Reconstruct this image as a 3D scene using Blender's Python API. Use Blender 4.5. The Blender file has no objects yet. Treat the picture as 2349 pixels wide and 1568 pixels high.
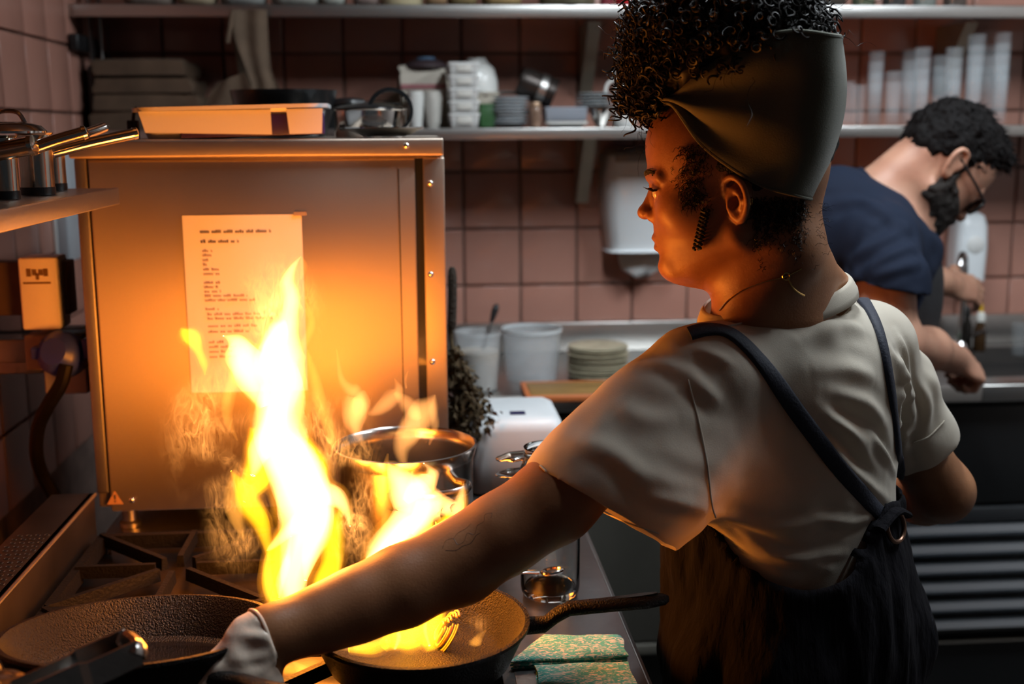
import bpy, bmesh, math, random
import numpy as np
from mathutils import Vector, Matrix
from mathutils.bvhtree import BVHTree
random.seed(7); rng = np.random.default_rng(7)
SC = bpy.context.scene; COL = SC.collection
PI = math.pi
# ---------------------------------------------------------------- camera, world, lamps, exposure
F = 2700.0; CX, CY = 1174.5, 784.0; CZ = 1.55
_ph = math.atan(484 / F); _th = math.atan(214.5 / F * math.cos(_ph)); _ro = math.radians(.35)
_fw = np.array([math.sin(_th) * math.cos(_ph), math.cos(_th) * math.cos(_ph), -math.sin(_ph)])
_r0 = np.array([math.cos(_th), -math.sin(_th), 0.]); _u0 = np.cross(_r0, _fw)
_rt = _r0 * math.cos(_ro) - _u0 * math.sin(_ro); _up = _r0 * math.sin(_ro) + _u0 * math.cos(_ro)
CAMP = np.array([0, 0, CZ])
cam = bpy.data.cameras.new('camera'); camo = bpy.data.objects.new('camera', cam); COL.objects.link(camo)
cam.sensor_width = 36; cam.lens = 36 * F / 2349; cam.clip_start = .02
M4 = Matrix(((_rt[0], _up[0], -_fw[0], 0), (_rt[1], _up[1], -_fw[1], 0), (_rt[2], _up[2], -_fw[2], CZ), (0, 0, 0, 1)))
camo.matrix_world = M4
cam.dof.use_dof = True; cam.dof.focus_distance = 1.47; cam.dof.aperture_fstop = 3.2
SC.camera = camo
SC.view_settings.view_transform = 'Standard'; SC.view_settings.look = 'None'
SC.view_settings.gamma = 1; SC.view_settings.use_curve_mapping = False
SC.view_settings.exposure = 0.0
SC.cycles.use_denoising = True
SC.cycles.max_bounces = 6; SC.cycles.diffuse_bounces = 3; SC.cycles.glossy_bounces = 3; SC.cycles.transmission_bounces = 6; SC.cycles.volume_bounces = 0; SC.cycles.transparent_max_bounces = 40
SC.cycles.use_adaptive_sampling = True; SC.cycles.adaptive_threshold = .07; SC.cycles.adaptive_min_samples = 16; SC.cycles.volume_max_steps = 64
SC.cycles.sample_clamp_indirect = 4.0
SC.cycles.caustics_reflective = False; SC.cycles.caustics_refractive = False
wd = bpy.data.worlds.new('world'); SC.world = wd; wd.use_nodes = True
wd.node_tree.nodes['Background'].inputs[0].default_value = (.75, .85, 1, 1)
wd.node_tree.nodes['Background'].inputs[1].default_value = .022

LAMP_W = 22.0       # ceiling tube fittings
FLAME_W = 4.8       # light given off by the pan fire
LAMPS = [(.50, 1.75, 2.50), (1.50, 1.75, 2.50)]
def area(name, loc, sx, sy, watt, col, rot=(0, 0, 0)):
    l = bpy.data.lights.new(name, 'AREA'); l.shape = 'RECTANGLE'; l.size = sx; l.size_y = sy; l.energy = watt; l.color = col
    o = bpy.data.objects.new(name, l); COL.objects.link(o); o.location = loc; o.rotation_euler = rot
    return o
for i, (x, y, z) in enumerate(LAMPS):
    area('tube_light', (x, y, z - .03), .16, .9, LAMP_W * (1, 1.1)[i], (.86, .94, 1.0))

# ---------------------------------------------------------------- geometry helpers
def ray(x, y): return _fw * F + _rt * (x - CX) + _up * (CY - y)
def P(x, y, Y):
    d = ray(x, y); return CAMP + d * (Y / d[1])
def PZ(x, y, z):
    d = ray(x, y); return CAMP + d * ((z - CZ) / d[2])
def PX(x, y, X):
    d = ray(x, y); return CAMP + d * (X / d[0])
def proj(p):
    v = np.asarray(p) - CAMP; w = v @ _fw
    return CX + F * (v @ _rt) / w, CY - F * (v @ _up) / w
def tag(o, label=None, cat=None, group=None, kind=None):
    if label: o['label'] = label
    if cat: o['category'] = cat
    if group: o['group'] = group
    if kind: o['kind'] = kind
    return o
def thing(name, label, cat, loc=(0, 0, 0), rz=0, group=None, rot=None):
    o = bpy.data.objects.new(name, None); COL.objects.link(o); o.empty_display_size = .05
    o.location = loc; o.rotation_euler = rot or (0, 0, rz)
    return tag(o, label, cat, group)
def link(name, me, mat, parent=None):
    o = bpy.data.objects.new(name, me); COL.objects.link(o)
    if mat is not None: me.materials.clear(); me.materials.append(mat)
    if parent is not None: o.parent = parent
    return o
def mesh(name, V, Fc, mat, parent=None, smooth=False, world=False, sharp=None):
    V = np.asarray(V, dtype=float)
    if world and parent is not None:
        p = parent
        loc = np.zeros(3)
        while p is not None: loc += np.array(p.location); p = p.parent
        V = V - loc
    me = bpy.data.meshes.new(name); me.from_pydata([tuple(v) for v in V], [], [tuple(int(i) for i in f) for f in Fc]); me.update()
    if smooth: me.polygons.foreach_set('use_smooth', np.ones(len(me.polygons), bool))
    if sharp: me.set_sharp_from_angle(angle=math.radians(sharp))
    return link(name, me, mat, parent)
def nmesh(name, V, Q, mat, parent=None, smooth=True):
    """numpy quads/tris of one size, fast path"""
    V = np.asarray(V, np.float32); Q = np.asarray(Q, np.int32); k = Q.shape[1]
    me = bpy.data.meshes.new(name); me.vertices.add(len(V)); me.vertices.foreach_set('co', V.ravel())
    me.loops.add(Q.size); me.loops.foreach_set('vertex_index', Q.ravel())
    me.polygons.add(len(Q)); me.polygons.foreach_set('loop_start', np.arange(0, Q.size, k, dtype=np.int32))
    me.update(calc_edges=True); me.validate()
    if smooth: me.polygons.foreach_set('use_smooth', np.ones(len(me.polygons), bool))
    return link(name, me, mat, parent)
class MB:
    def __init__(s): s.v = []; s.f = []
    def add(s, V, Fc):
        n = len(s.v); s.v += [tuple(map(float, v)) for v in V]; s.f += [tuple(i + n for i in f) for f in Fc]; return s
    def box(s, lo, hi, M=None):
        x0, y0, z0 = lo; x1, y1, z1 = hi
        V = [(x0, y0, z0), (x1, y0, z0), (x1, y1, z0), (x0, y1, z0), (x0, y0, z1), (x1, y0, z1), (x1, y1, z1), (x0, y1, z1)]
        if M is not None: V = [tuple(M @ Vector(v)) for v in V]
        return s.add(V, [(0, 3, 2, 1), (4, 5, 6, 7), (0, 1, 5, 4), (1, 2, 6, 5), (2, 3, 7, 6), (3, 0, 4, 7)])
    def lathe(s, prof, seg=32, c=(0, 0, 0), M=None, sx=1, sy=1):
        n = len(prof); V = []; Fc = []
        for i in range(seg):
            a = 2 * PI * i / seg
            for r, z in prof: V.append((c[0] + r * math.cos(a) * sx, c[1] + r * math.sin(a) * sy, c[2] + z))
        if M is not None: V = [tuple(M @ Vector(v)) for v in V]
        for i in range(seg):
            j = (i + 1) % seg
            for k in range(n - 1):
                Fc.append((i * n + k, j * n + k, j * n + k + 1, i * n + k + 1))
        return s.add(V, Fc)
    def tube(s, pts, r, seg=8, flat=1.0, upv=None, closed=False, cap=True):
        pts = np.asarray(pts, float); n = len(pts); rr = np.broadcast_to(np.asarray(r, float), (n,))
        T = np.gradient(pts, axis=0)
        if closed: T = np.roll(pts, -1, 0) - np.roll(pts, 1, 0)
        T /= np.linalg.norm(T, axis=1)[:, None] + 1e-12
        u = np.array(upv if upv is not None else (0, 0, 1.0)); V = []; Fc = []
        if abs(T[0] @ u) > .95 and upv is None: u = np.array((0, 1.0, 0))
        for i in range(n):
            if upv is not None: u = np.array(upv, float)
            a = np.cross(T[i], u); a /= np.linalg.norm(a) + 1e-12; b = np.cross(a, T[i]); u = b
            for k in range(seg):
                t = 2 * PI * k / seg; V.append(pts[i] + rr[i] * (math.cos(t) * a + math.sin(t) * b * flat))
        m = n if closed else n - 1
        for i in range(m):
            j = (i + 1) % n
            for k in range(seg):
                l = (k + 1) % seg; Fc.append((i * seg + k, i * seg + l, j * seg + l, j * seg + k))
        if cap and not closed:
            Fc.append(tuple(range(seg))[::-1]); Fc.append(tuple((n - 1) * seg + k for k in range(seg)))
        return s.add(V, Fc)
    def build(s, name, mat, parent=None, smooth=True, world=False, sharp=35):
        return mesh(name, s.v, s.f, mat, parent, smooth, world, sharp if smooth else None)
def cr(pts, n=8, closed=False):
    """Catmull-Rom through the points"""
    p = np.asarray(pts, float); N = len(p); out = []
    for i in range(N if closed else N - 1):
        g = (lambda k: p[k % N]) if closed else (lambda k: p[min(max(k, 0), N - 1)])
        a, b, c, d = g(i - 1), g(i), g(i + 1), g(i + 2)
        for t in np.arange(n) / n:
            out.append(.5 * (2 * b + (c - a) * t + (2 * a - 5 * b + 4 * c - d) * t * t + (3 * b - a - 3 * c + d) * t ** 3))
    if not closed: out.append(p[-1])
    return np.array(out)
def bbox(name, lo, hi, mat, parent=None, bev=.002, seg=2, world=False, M=None):
    lo = np.array(lo, float); hi = np.array(hi, float)
    if world and parent is not None:
        o = np.array(parent.location); lo = lo - o; hi = hi - o
    bm = bmesh.new(); bmesh.ops.create_cube(bm, size=1)
    c = (lo + hi) / 2; d = hi - lo
    for v in bm.verts: v.co = Vector((c[0] + v.co.x * d[0], c[1] + v.co.y * d[1], c[2] + v.co.z * d[2]))
    if bev: bmesh.ops.bevel(bm, geom=bm.edges[:], offset=min(bev, min(d) * .45), segments=seg, affect='EDGES', profile=.5)
    if M is not None: bmesh.ops.transform(bm, matrix=M, verts=bm.verts)
    me = bpy.data.meshes.new(name); bm.to_mesh(me); bm.free()
    me.polygons.foreach_set('use_smooth', np.ones(len(me.polygons), bool)); me.set_sharp_from_angle(angle=math.radians(50))
    return link(name, me, mat, parent)
def lathe(name, prof, mat, parent=None, seg=40, c=(0, 0, 0), M=None, sx=1, sy=1, sharp=40):
    return MB().lathe(prof, seg, c, M, sx, sy).build(name, mat, parent, True, False, sharp)
def tube(name, pts, r, mat, parent=None, seg=8, world=False, flat=1.0, upv=None, closed=False):
    return MB().tube(pts, r, seg, flat, upv, closed).build(name, mat, parent, True, world)
def dup(o, parent=None, loc=None, rz=None, label=None, group=None):
    c = o.copy(); COL.objects.link(c); c.parent = parent
    if loc is not None: c.location = loc
    if rz is not None: c.rotation_euler = (c.rotation_euler[0], c.rotation_euler[1], rz)
    if label: c['label'] = label
    if group: c['group'] = group
    for ch in list(o.children): dup(ch, c)
    return c
# ---------------------------------------------------------------- materials
MATS = {}
def mat(name, col, rough=.5, metal=0, bump=0, bscale=60, var=0, vscale=8, stretch=None, emit=None, trans=0, ior=1.45, coat=0, sss=0, spec=None, aniso=0, sheen=0, alpha=1, col2=None, tangent=None):
    if name in MATS: return MATS[name]
    m = bpy.data.materials.new(name); m.use_nodes = True; nt = m.node_tree; b = nt.nodes['Principled BSDF']; L = nt.links.new
    I = b.inputs
    I['Base Color'].default_value = (*col, 1); I['Roughness'].default_value = rough; I['Metallic'].default_value = metal
    I['Transmission Weight'].default_value = trans; I['IOR'].default_value = ior; I['Coat Weight'].default_value = coat
    I['Alpha'].default_value = alpha
    if spec is not None: I['Specular IOR Level'].default_value = spec
    if sheen: I['Sheen Weight'].default_value = sheen
    if aniso:
        I['Anisotropic'].default_value = aniso; tg = nt.nodes.new('ShaderNodeTangent'); tg.direction_type = 'RADIAL'; tg.axis = 'Z'; L(tg.outputs[0], I['Tangent'])
    if sss: I['Subsurface Weight'].default_value = sss; I['Subsurface Radius'].default_value = (.012, .005, .003); I['Subsurface Scale'].default_value = 1
    if emit: I['Emission Color'].default_value = (*emit[:3], 1); I['Emission Strength'].default_value = emit[3]
    if var or bump:
        tc = nt.nodes.new('ShaderNodeTexCoord'); mp = nt.nodes.new('ShaderNodeMapping'); L(tc.outputs['Object'], mp.inputs[0])
        if stretch: mp.inputs['Scale'].default_value = stretch
    if var:
        n = nt.nodes.new('ShaderNodeTexNoise'); n.inputs['Scale'].default_value = vscale; n.inputs['Detail'].default_value = 5; L(mp.outputs[0], n.inputs[0])
        r = nt.nodes.new('ShaderNodeValToRGB'); L(n.outputs[0], r.inputs[0])
        c2 = col2 or tuple(c * (1 - var) for c in col)
        r.color_ramp.elements[0].position = .35; r.color_ramp.elements[1].position = .65
        r.color_ramp.elements[0].color = (*c2, 1); r.color_ramp.elements[1].color = (*col, 1); L(r.outputs[0], I['Base Color'])
    if bump:
        n = nt.nodes.new('ShaderNodeTexNoise'); n.inputs['Scale'].default_value = bscale; n.inputs['Detail'].default_value = 4; L(mp.outputs[0], n.inputs[0])
        bp = nt.nodes.new('ShaderNodeBump'); bp.inputs['Strength'].default_value = bump; bp.inputs['Distance'].default_value = .01
        L(n.outputs[0], bp.inputs['Height']); L(bp.outputs[0], I['Normal'])
    MATS[name] = m; return m
STEEL = mat('brushed_steel', (.56, .55, .53), .33, 1, bump=.05, bscale=120, stretch=(.05, 1, 1), var=.12, vscale=3)
STEELV = mat('oven_steel', (.60, .52, .44), .58, 1, bump=.02, bscale=140, stretch=(1, 1, .04), var=.18, vscale=2.2, aniso=.8, col2=(.50, .44, .38))
STEELD = mat('worn_steel', (.34, .33, .32), .38, 1, bump=.08, bscale=60, var=.3, vscale=6)
CHROME = mat('polished_steel', (.72, .71, .69), .14, 1)
IRON = mat('cast_iron', (.007, .006, .0055), .36, 0, bump=.5, bscale=420, spec=.24)
IRONG = mat('grate_iron', (.007, .0065, .006), .5, 0, bump=.2, bscale=200, spec=.14)
BLACKP = mat('black_plastic', (.012, .012, .013), .4)
BLACKM = mat('black_enamel', (.010, .011, .012), .3, coat=.2)
GLASS = mat('clear_glass', (.95, .98, .97), .02, trans=1, ior=1.45)
TUMB = mat('tumbler_glass', (.72, .80, .84), .08, spec=.9, coat=.8, alpha=.055)
WPLAST = mat('white_plastic', (.72, .72, .70), .38, sss=.0)
WPLASTD = mat('offwhite_plastic', (.62, .60, .55), .45)
CLEARP = mat('cloudy_plastic', (.78, .82, .84), .2, spec=.8, coat=.4, alpha=.28)
CERAM = mat('white_ceramic', (.70, .70, .67), .22, coat=.3)
CREAM = mat('cream_ceramic', (.60, .54, .38), .3, var=.3, vscale=30, coat=.2)
GREYC = mat('grey_stoneware', (.50, .53, .55), .2, coat=.5)
PAPER = mat('paper', (.72, .72, .76), .85)
INK = mat('black_ink', (.06, .045, .04), .8)
# ---------------------------------------------------------------- room shell
WY = 3.15; LX = -.80; RX = 2.25; CEIL = 2.62; SHY = 2.85
def struct(o): return tag(o, kind='structure')
GROUT = mat('grout', (.24, .16, .13), .9, var=.3, vscale=20)
TILE = mat('glazed_pink_tile', (.54, .265, .20), .24, var=.14, vscale=4, bump=.05, bscale=9, coat=.25)
FLOORM = mat('dark_floor_tile', (.05, .045, .042), .4, var=.3, vscale=5)
wallb = struct(bbox('wall_back', (LX - .1, WY, 0), (RX + .1, WY + .1, CEIL), GROUT, bev=0))
walll = struct(bbox('wall_left', (LX - .1, -1.2, 0), (LX, WY, CEIL), GROUT, bev=0))
struct(bbox('wall_right', (RX, -1.2, 0), (RX + .1, WY, CEIL), mat('painted_wall', (.34, .30, .28), .7, var=.1), bev=0))
struct(bbox('floor', (LX - .1, -1.2, -.05), (RX + .1, WY + .1, 0), FLOORM, bev=0))
struct(bbox('ceiling', (LX - .1, -1.2, CEIL), (RX + .1, WY + .1, CEIL + .05), mat('ceiling_paint', (.45, .44, .42), .8, var=.08), bev=0))
TS = .152
def tile_mesh(w, d, t):
    bm = bmesh.new(); bmesh.ops.create_cube(bm, size=1)
    for v in bm.verts: v.co = Vector((v.co.x * (w - .006), v.co.y * t, v.co.z * (d - .006)))
    es = [e for e in bm.edges if all(v.co.y < 0 for v in e.verts)]
    bmesh.ops.bevel(bm, geom=es, offset=.003, segments=2, affect='EDGES', profile=.6)
    me = bpy.data.meshes.new('tile'); bm.to_mesh(me); bm.free(); me.materials.append(TILE)
    me.polygons.foreach_set('use_smooth', np.ones(len(me.polygons), bool)); me.set_sharp_from_angle(angle=math.radians(60))
    return me
tm = tile_mesh(TS, TS, .012)
gx = P(1063, 522, WY)[0]; gz = P(1300, 522, WY)[2]
i0 = int(math.ceil((LX - gx) / TS)); i1 = int((RX - gx) / TS)
for i in range(i0, i1):
    for k in range(-2, 5):
        o = bpy.data.objects.new('tile', tm); COL.objects.link(o); o.parent = wallb
        o.location = (gx + (i + .5) * TS, WY - .004, gz + (k + .5) * TS + .0)
        o.rotation_euler = (random.uniform(-.006, .006), 0, random.uniform(-.006, .006))
for j in range(13):
    for k in range(-3, 5):
        o = bpy.data.objects.new('tile', tm); COL.objects.link(o); o.parent = walll
        o.location = (LX + .004, WY - .012 - (j + .5) * TS, gz + (k + .5) * TS)
        o.rotation_euler = (random.uniform(-.005, .005), 0, PI / 2 + random.uniform(-.005, .005))
# ceiling tube fittings
TUBE_E = mat('lit_tube', (.9, .95, 1), .5, emit=(.86, .94, 1.0, 5))
for i, (x, y, z) in enumerate(LAMPS):
    t = thing('ceiling_light', ['white ceiling tube fitting above the cook', 'white ceiling tube fitting above the sink aisle'][i], 'ceiling light', (x, y, z))
    bbox('housing', (-.09, -.5, .02), (.09, .5, .12), WPLAST, t, .006)
    for s in (-1, 1): tube('tube', [(.045 * s, -.45, -.01), (.045 * s, 0, -.01), (.045 * s, .45, -.01)], .011, TUBE_E, t, 12)
# ---------------------------------------------------------------- back shelves
def shelf(name, label, z0, z1, xa, xb, yf, yb, lipmat, brk):
    t = thing(name, label, 'shelf', ((xa + xb) / 2, (yf + yb) / 2, z0))
    w = (xb - xa) / 2; d = (yb - yf) / 2
    bbox('plate', (-w, -d + .003, z1 - z0 - .004), (w, d, z1 - z0), STEEL, t, .001)
    bbox('lip', (-w, -d, 0), (w, -d + .006, z1 - z0 - .0005), lipmat, t, .0025, 3)
    for bx in brk:
        b = MB(); x = bx - (xa + xb) / 2; H = .17
        prof = [(d, -.0), (d, -H), (d - .02, -H), (-d * .2, -.0)]
        V = [(x + s, y, z) for s in (-.016, .016) for y, z in prof]
        b.add(V, [(0, 1, 2, 3), (7, 6, 5, 4), (0, 4, 5, 1), (1, 5, 6, 2), (2, 6, 7, 3), (3, 7, 4, 0)]).build('bracket', BRKT, t, False)
    return t
BRKT = mat('bracket_steel', (.36, .31, .24), .5, .4, var=.2)
S1a, S1b = 1.530, 1.557; S2a, S2b = 1.813, 1.842
bx1 = P(1350, 330, 3.0)[0]; bx2 = P(2200, 330, 3.0)[0]; bx0 = P(560, 330, 3.0)[0]
shelf('wall_shelf', 'long steel wall shelf holding crockery and stacked glasses, lower of two', S1a, S1b, LX + .01, 2.05, SHY, WY - .012, STEEL, [bx1, bx2, bx0])
shelf('wall_shelf', 'long steel wall shelf holding bags and tubs at the top of the picture', S2a, S2b, LX + .01, 2.05, SHY, WY - .012, STEEL, [P(1360, 100, 3.)[0], bx2, bx0])
# ---------------------------------------------------------------- back counter
BCZ = .962; BCY = 2.58
t = thing('back_counter', 'stainless steel worktop with upstand along the pink tiled wall', 'worktop', (.9, BCY, 0))
xa = P(1105, 930, BCY)[0] - .9 - .12; xb = RX - .9 - .02
sx0, sx1 = .40, .98     # sink bowl, local x
def slab(lo, hi, nm='top', m=STEEL): return bbox(nm, lo, hi, m, t, .003, 2)
slab((xa, 0, BCZ - .04), (sx0, .545, BCZ)); slab((sx1, 0, BCZ - .04), (xb, .545, BCZ))
slab((sx0, 0, BCZ - .04), (sx1, .09, BCZ)); slab((sx0, .47, BCZ - .04), (sx1, .545, BCZ))
slab((xa, .52, BCZ), (xb, .548, BCZ + .08), 'upstand')
b = MB()
b.box((sx0 - .002, .088, BCZ - .2), (sx0 + .002, .472, BCZ - .001)).box((sx1 - .002, .088, BCZ - .2), (sx1 + .002, .472, BCZ - .001))
b.box((sx0, .088, BCZ - .2), (sx1, .092, BCZ - .001)).box((sx0, .468, BCZ - .2), (sx1, .472, BCZ - .001)).box((sx0, .088, BCZ - .204), (sx1, .472, BCZ - .2))
b.build('sink_bowl', STEELD, t, False)
# under-counter fridge and refrigerated cabinet with louvres
FRG = mat('grey_fridge_door', (.13, .125, .105), .55, .2, var=.12)
fx0 = xa + .9 + .02; fx1 = P(1760, 1200, BCY)[0]
t = thing('fridge', 'grey under-counter fridge behind the frying pan handle', 'fridge', ((fx0 + fx1) / 2, BCY + .06, 0))
w = (fx1 - fx0) / 2
zt = P(1450, 965, BCY)[2]; zb = P(1450, 1500, BCY)[2]
bbox('body', (-w, .03, zb - .02), (w, .48, zt + .03), FRG, t, .004)
dm = P(1175, 1000, BCY)[0] - (fx0 + fx1) / 2
bbox('door', (-w + .005, 0, zb), (dm, .03, zt), FRG, t, .006); d2 = bbox('door', (dm + .006, 0, zb), (w - .005, .03, zt), FRG, t, .006)
hx = P(1235, 970, BCY)[0] - (fx0 + fx1) / 2
tag(bbox('handle', (hx - .05, -.022, zt - .032), (hx + .045, 0, zt - .004), WPLAST, d2, .009, 3), 'pale moulded door handle')
bbox('plinth', (-w + .03, .05, 0), (w - .03, .45, zb - .02), BLACKM, t, .002)
bbox('rail', (-w, -.004, zb - .03), (w, .03, zb - .003), mat('rail_grey', (.20, .19, .16), .5, .3), t, .003)
t = thing('refrigerated_cabinet', 'black refrigerated cabinet with louvred grille under the sink', 'cabinet', (P(1760, 1200, BCY)[0] + .01, BCY + .05, 0))
cw = RX - .02 - t.location.x
bbox('body', (0, .02, .12), (cw, .5, BCZ - .045), BLACKM, t, .004)
bbox('door', (.01, 0, .66), (cw - .01, .02, BCZ - .06), BLACKM, t, .004)
lz0 = P(2250, 1480, BCY)[2]; lz1 = P(2250, 1215, BCY)[2]; n = 6; dz = (lz1 - lz0) / n
LOUV = mat('louvre_steel', (.52, .57, .62), .28, .9)
for i in range(n):
    z = lz0 + i * dz
    MB().add([(.02, .0, z + dz * .32), (.02, -.016, z + dz * .62), (.02, -.010, z + dz * .95), (.02, .018, z + dz), (.02, .018, z + dz * .32), (cw - .02, .0, z + dz * .32), (cw - .02, -.016, z + dz * .62), (cw - .02, -.010, z + dz * .95), (cw - .02, .018, z + dz), (cw - .02, .018, z + dz * .32)],
             [(0, 5, 6, 1), (1, 6, 7, 2), (2, 7, 8, 3), (3, 8, 9, 4), (4, 9, 5, 0), (0, 1, 2, 3, 4), (9, 8, 7, 6, 5)]).build('louvre', LOUV, t, False)
bbox('kick_panel', (.02, .03, .0), (cw - .02, .4, .12), BLACKP, t, .003)
bbox('lower_panel', (.02, -.004, .30), (cw - .02, .018, lz0 - .01), mat('panel_brown', (.055, .045, .035), .5), t, .003)
# small switch strip on cabinet
bbox('control_strip', (.02, -.006, .615), (cw - .02, .018, .65), mat('strip_dark', (.03, .032, .035), .3), t, .003)

# unseen hood, added over the stove to shade the left side from the lamps
t = thing('shade_hood', 'unseen steel hood added above the stove to shade the left side', 'added hood', (-.32, 1.55, 2.02))
hx_, hy0, hy1 = .46, -.62, .50; b = MB(); V = [(-hx_, hy0, 0), (hx_, hy0, 0), (hx_, hy1, 0), (-hx_, hy1, 0), (-hx_, hy0 + .2, .42), (hx_ - .25, hy0 + .2, .42), (hx_ - .25, hy1 - .2, .42), (-hx_, hy1 - .2, .42)]
b.add(V, [(0, 1, 5, 4), (1, 2, 6, 5), (2, 3, 7, 6), (3, 0, 4, 7), (4, 5, 6, 7)]).build('canopy', STEELD, t, False)
for x0, x1, y0, y1 in [(-hx_, hx_, hy0, hy0 + .01), (-hx_, hx_, hy1 - .01, hy1), (-hx_, -hx_ + .01, hy0, hy1), (hx_ - .01, hx_, hy0, hy1)]: bbox('lip', (x0, y0, -.06), (x1, y1, .002), STEELD, t, .002)
bbox('filter', (-hx_ + .02, hy0 + .02, .02), (hx_ - .02, hy1 - .02, .04), STEELD, t, .002); bbox('flue', (-.3, -.1, .42), (0, .25, CEIL - 2.02), STEELD, t, .003)
# ---------------------------------------------------------------- stove bench
SZ = .90; EX = .263; SX = -.53; SY0 = .98; OVY = 1.90
STV = mat('stove_top_steel', (.13, .125, .12), .36, 1, bump=.06, bscale=50, var=.35, vscale=7)
t = thing('stove', 'steel gas range with cast iron grates under the pans', 'stove', (0, 1.4, 0))
bbox('body', (SX + .01, -.40, .10), (EX - .02, .44, SZ - .05), STEELD, t, .006)
bbox('hob', (SX, -.42, SZ - .05), (EX, .46, SZ), STV, t, .005, 3)
bbox('bench_strip', (.105, -.42, SZ - .01), (EX - .002, .46, SZ + .0004), mat('bench_steel', (.42, .41, .41), .3, 1, bump=.05, bscale=80, var=.2, vscale=9), t, .0005)
tube('bullnose', [(EX - .002, -.42, SZ - .012), (EX - .002, .0, SZ - .012), (EX - .002, .46, SZ - .012)], .010, STEEL, t, 10)
for x in (SX + .06, EX - .08):
    for y in (-.36, .40): tube('leg', [(x, y, 0), (x, y, .05), (x, y, .11)], .02, STEELD, t, 10)
for i, (x, y) in enumerate([(-.36, .13), (-.05, .10), (-.36, -.15), (-.05, -.13)]):
    b = lathe('burner', [(0, .024), (.036, .024), (.042, .018), (.042, .006), (.058, .004), (.06, 0), (0, 0)], IRONG, t, 32, (x, y, SZ))
    lathe('burner_cap', [(0, .032), (.022, .031), (.026, .026), (.026, .022), (0, .022)], IRON, b, 24, (x, y, SZ))
for i, y in enumerate((.2, .0, -.2)):
    k = lathe('knob', [(0, .03), (.016, .03), (.02, .026), (.022, 0), (0, 0)], BLACKP, t, 20, (0, 0, 0), Matrix.Translation((EX - .02, y - .05, .80)) @ Matrix.Rotation(PI / 2, 4, 'Y'))
def bar(b, p, q, w=.007, h=.014, z=.026):
    """a cast bar with a flat top between two plan points"""
    p = np.array(p, float); q = np.array(q, float); d = q - p; L = np.linalg.norm(d); d /= L; n = np.array((-d[1], d[0])) * w
    z0, z1 = z - h, z
    V = []
    for e in (p, q):
        for s in (-1, 1): V += [(*(e + n * s), z0), (*(e + n * s * .75), z1)]
    b.add(V, [(0, 1, 3, 2), (4, 6, 7, 5), (1, 5, 7, 3), (0, 2, 6, 4), (0, 4, 5, 1), (2, 3, 7, 6)])
# each cast grate: frame, centre rib and fingers that slope to the burner
def grate(x0, y0, w, d, label):
    t = thing('burner_grate', label, 'grate', (x0, y0, SZ), group='cast iron grates on the stove')
    b = MB(); h = .030
    for p, q in [((0, 0), (w, 0)), ((w, 0), (w, d)), ((w, d), (0, d)), ((0, d), (0, 0))]: bar(b, p, q, .008, .022, h)
    b.build('frame', IRONG, t, False)
    MB_ = MB(); bar(MB_, (0, d / 2), (w, d / 2), .007, .02, h); MB_.build('cross_rib', IRONG, t, False)
    for cy in (d * .25, d * .75):
        c = (w / 2, cy)
        for a in range(8):
            an = a * PI / 4 + PI / 8 * 0; r1 = .030
            ex = c[0] + math.cos(an) * w; ey = c[1] + math.sin(an) * w
            # clip to the half frame
            tx = min([(w - c[0]) / math.cos(an) if math.cos(an) > .01 else 9, -c[0] / math.cos(an) if math.cos(an) < -.01 else 9,
                      (cy + d * .25 - cy) / math.sin(an) if math.sin(an) > .01 else 9, -(d * .25) / math.sin(an) if math.sin(an) < -.01 else 9])
            b = MB(); bar(b, (c[0] + math.cos(an) * r1, c[1] + math.sin(an) * r1), (c[0] + math.cos(an) * tx, c[1] + math.sin(an) * tx), .0055, .018, h + .004)
            b.build('finger', IRONG, t, False)
    for x in (0, w):
        for y in (0, d): bbox('foot', (x - .010, y - .010, 0), (x + .010, y + .010, .016), IRONG, t, .002)
    return t
grate(-.505, 1.23, .285, .58, 'cast iron burner grate under the empty skillet beside the perforated rail')
grate(-.205, 1.23, .285, .58, 'cast iron burner grate under the burning skillet and the stockpot')
# perforated side rail
t = thing('side_rail', 'perforated steel side guard along the left edge of the stove', 'guard rail', (SX, 1.4, SZ))
rz = .985 - SZ
DKST = mat('burnt_steel', (.12, .105, .09), .45, 1, var=.4, vscale=9)
bbox('side_plate', (-.004, -.42, 0), (.004, .455, rz), DKST, t, .001)
rp = bbox('rail_top', (-.062, -.42, rz - .003), (.006, .455, rz), DKST, t, .001)
tube('edge', [(.006, -.42, rz - .002), (.006, 0, rz - .002), (.006, .455, rz - .002)], .0028, STEEL, t, 8)
b = MB()
for i in range(44):
    for j in range(4):
        x = -.050 + j * .0125 + (.003 if i % 2 else 0); y = -.41 + i * .0155
        b.lathe([(0, .0002), (.0030, .0002), (.0038, .0010), (.0044, .0002)], 8, (x, y, rz))
tag(b.build('perforations', BLACKM, t, False), kind='stuff')
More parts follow.
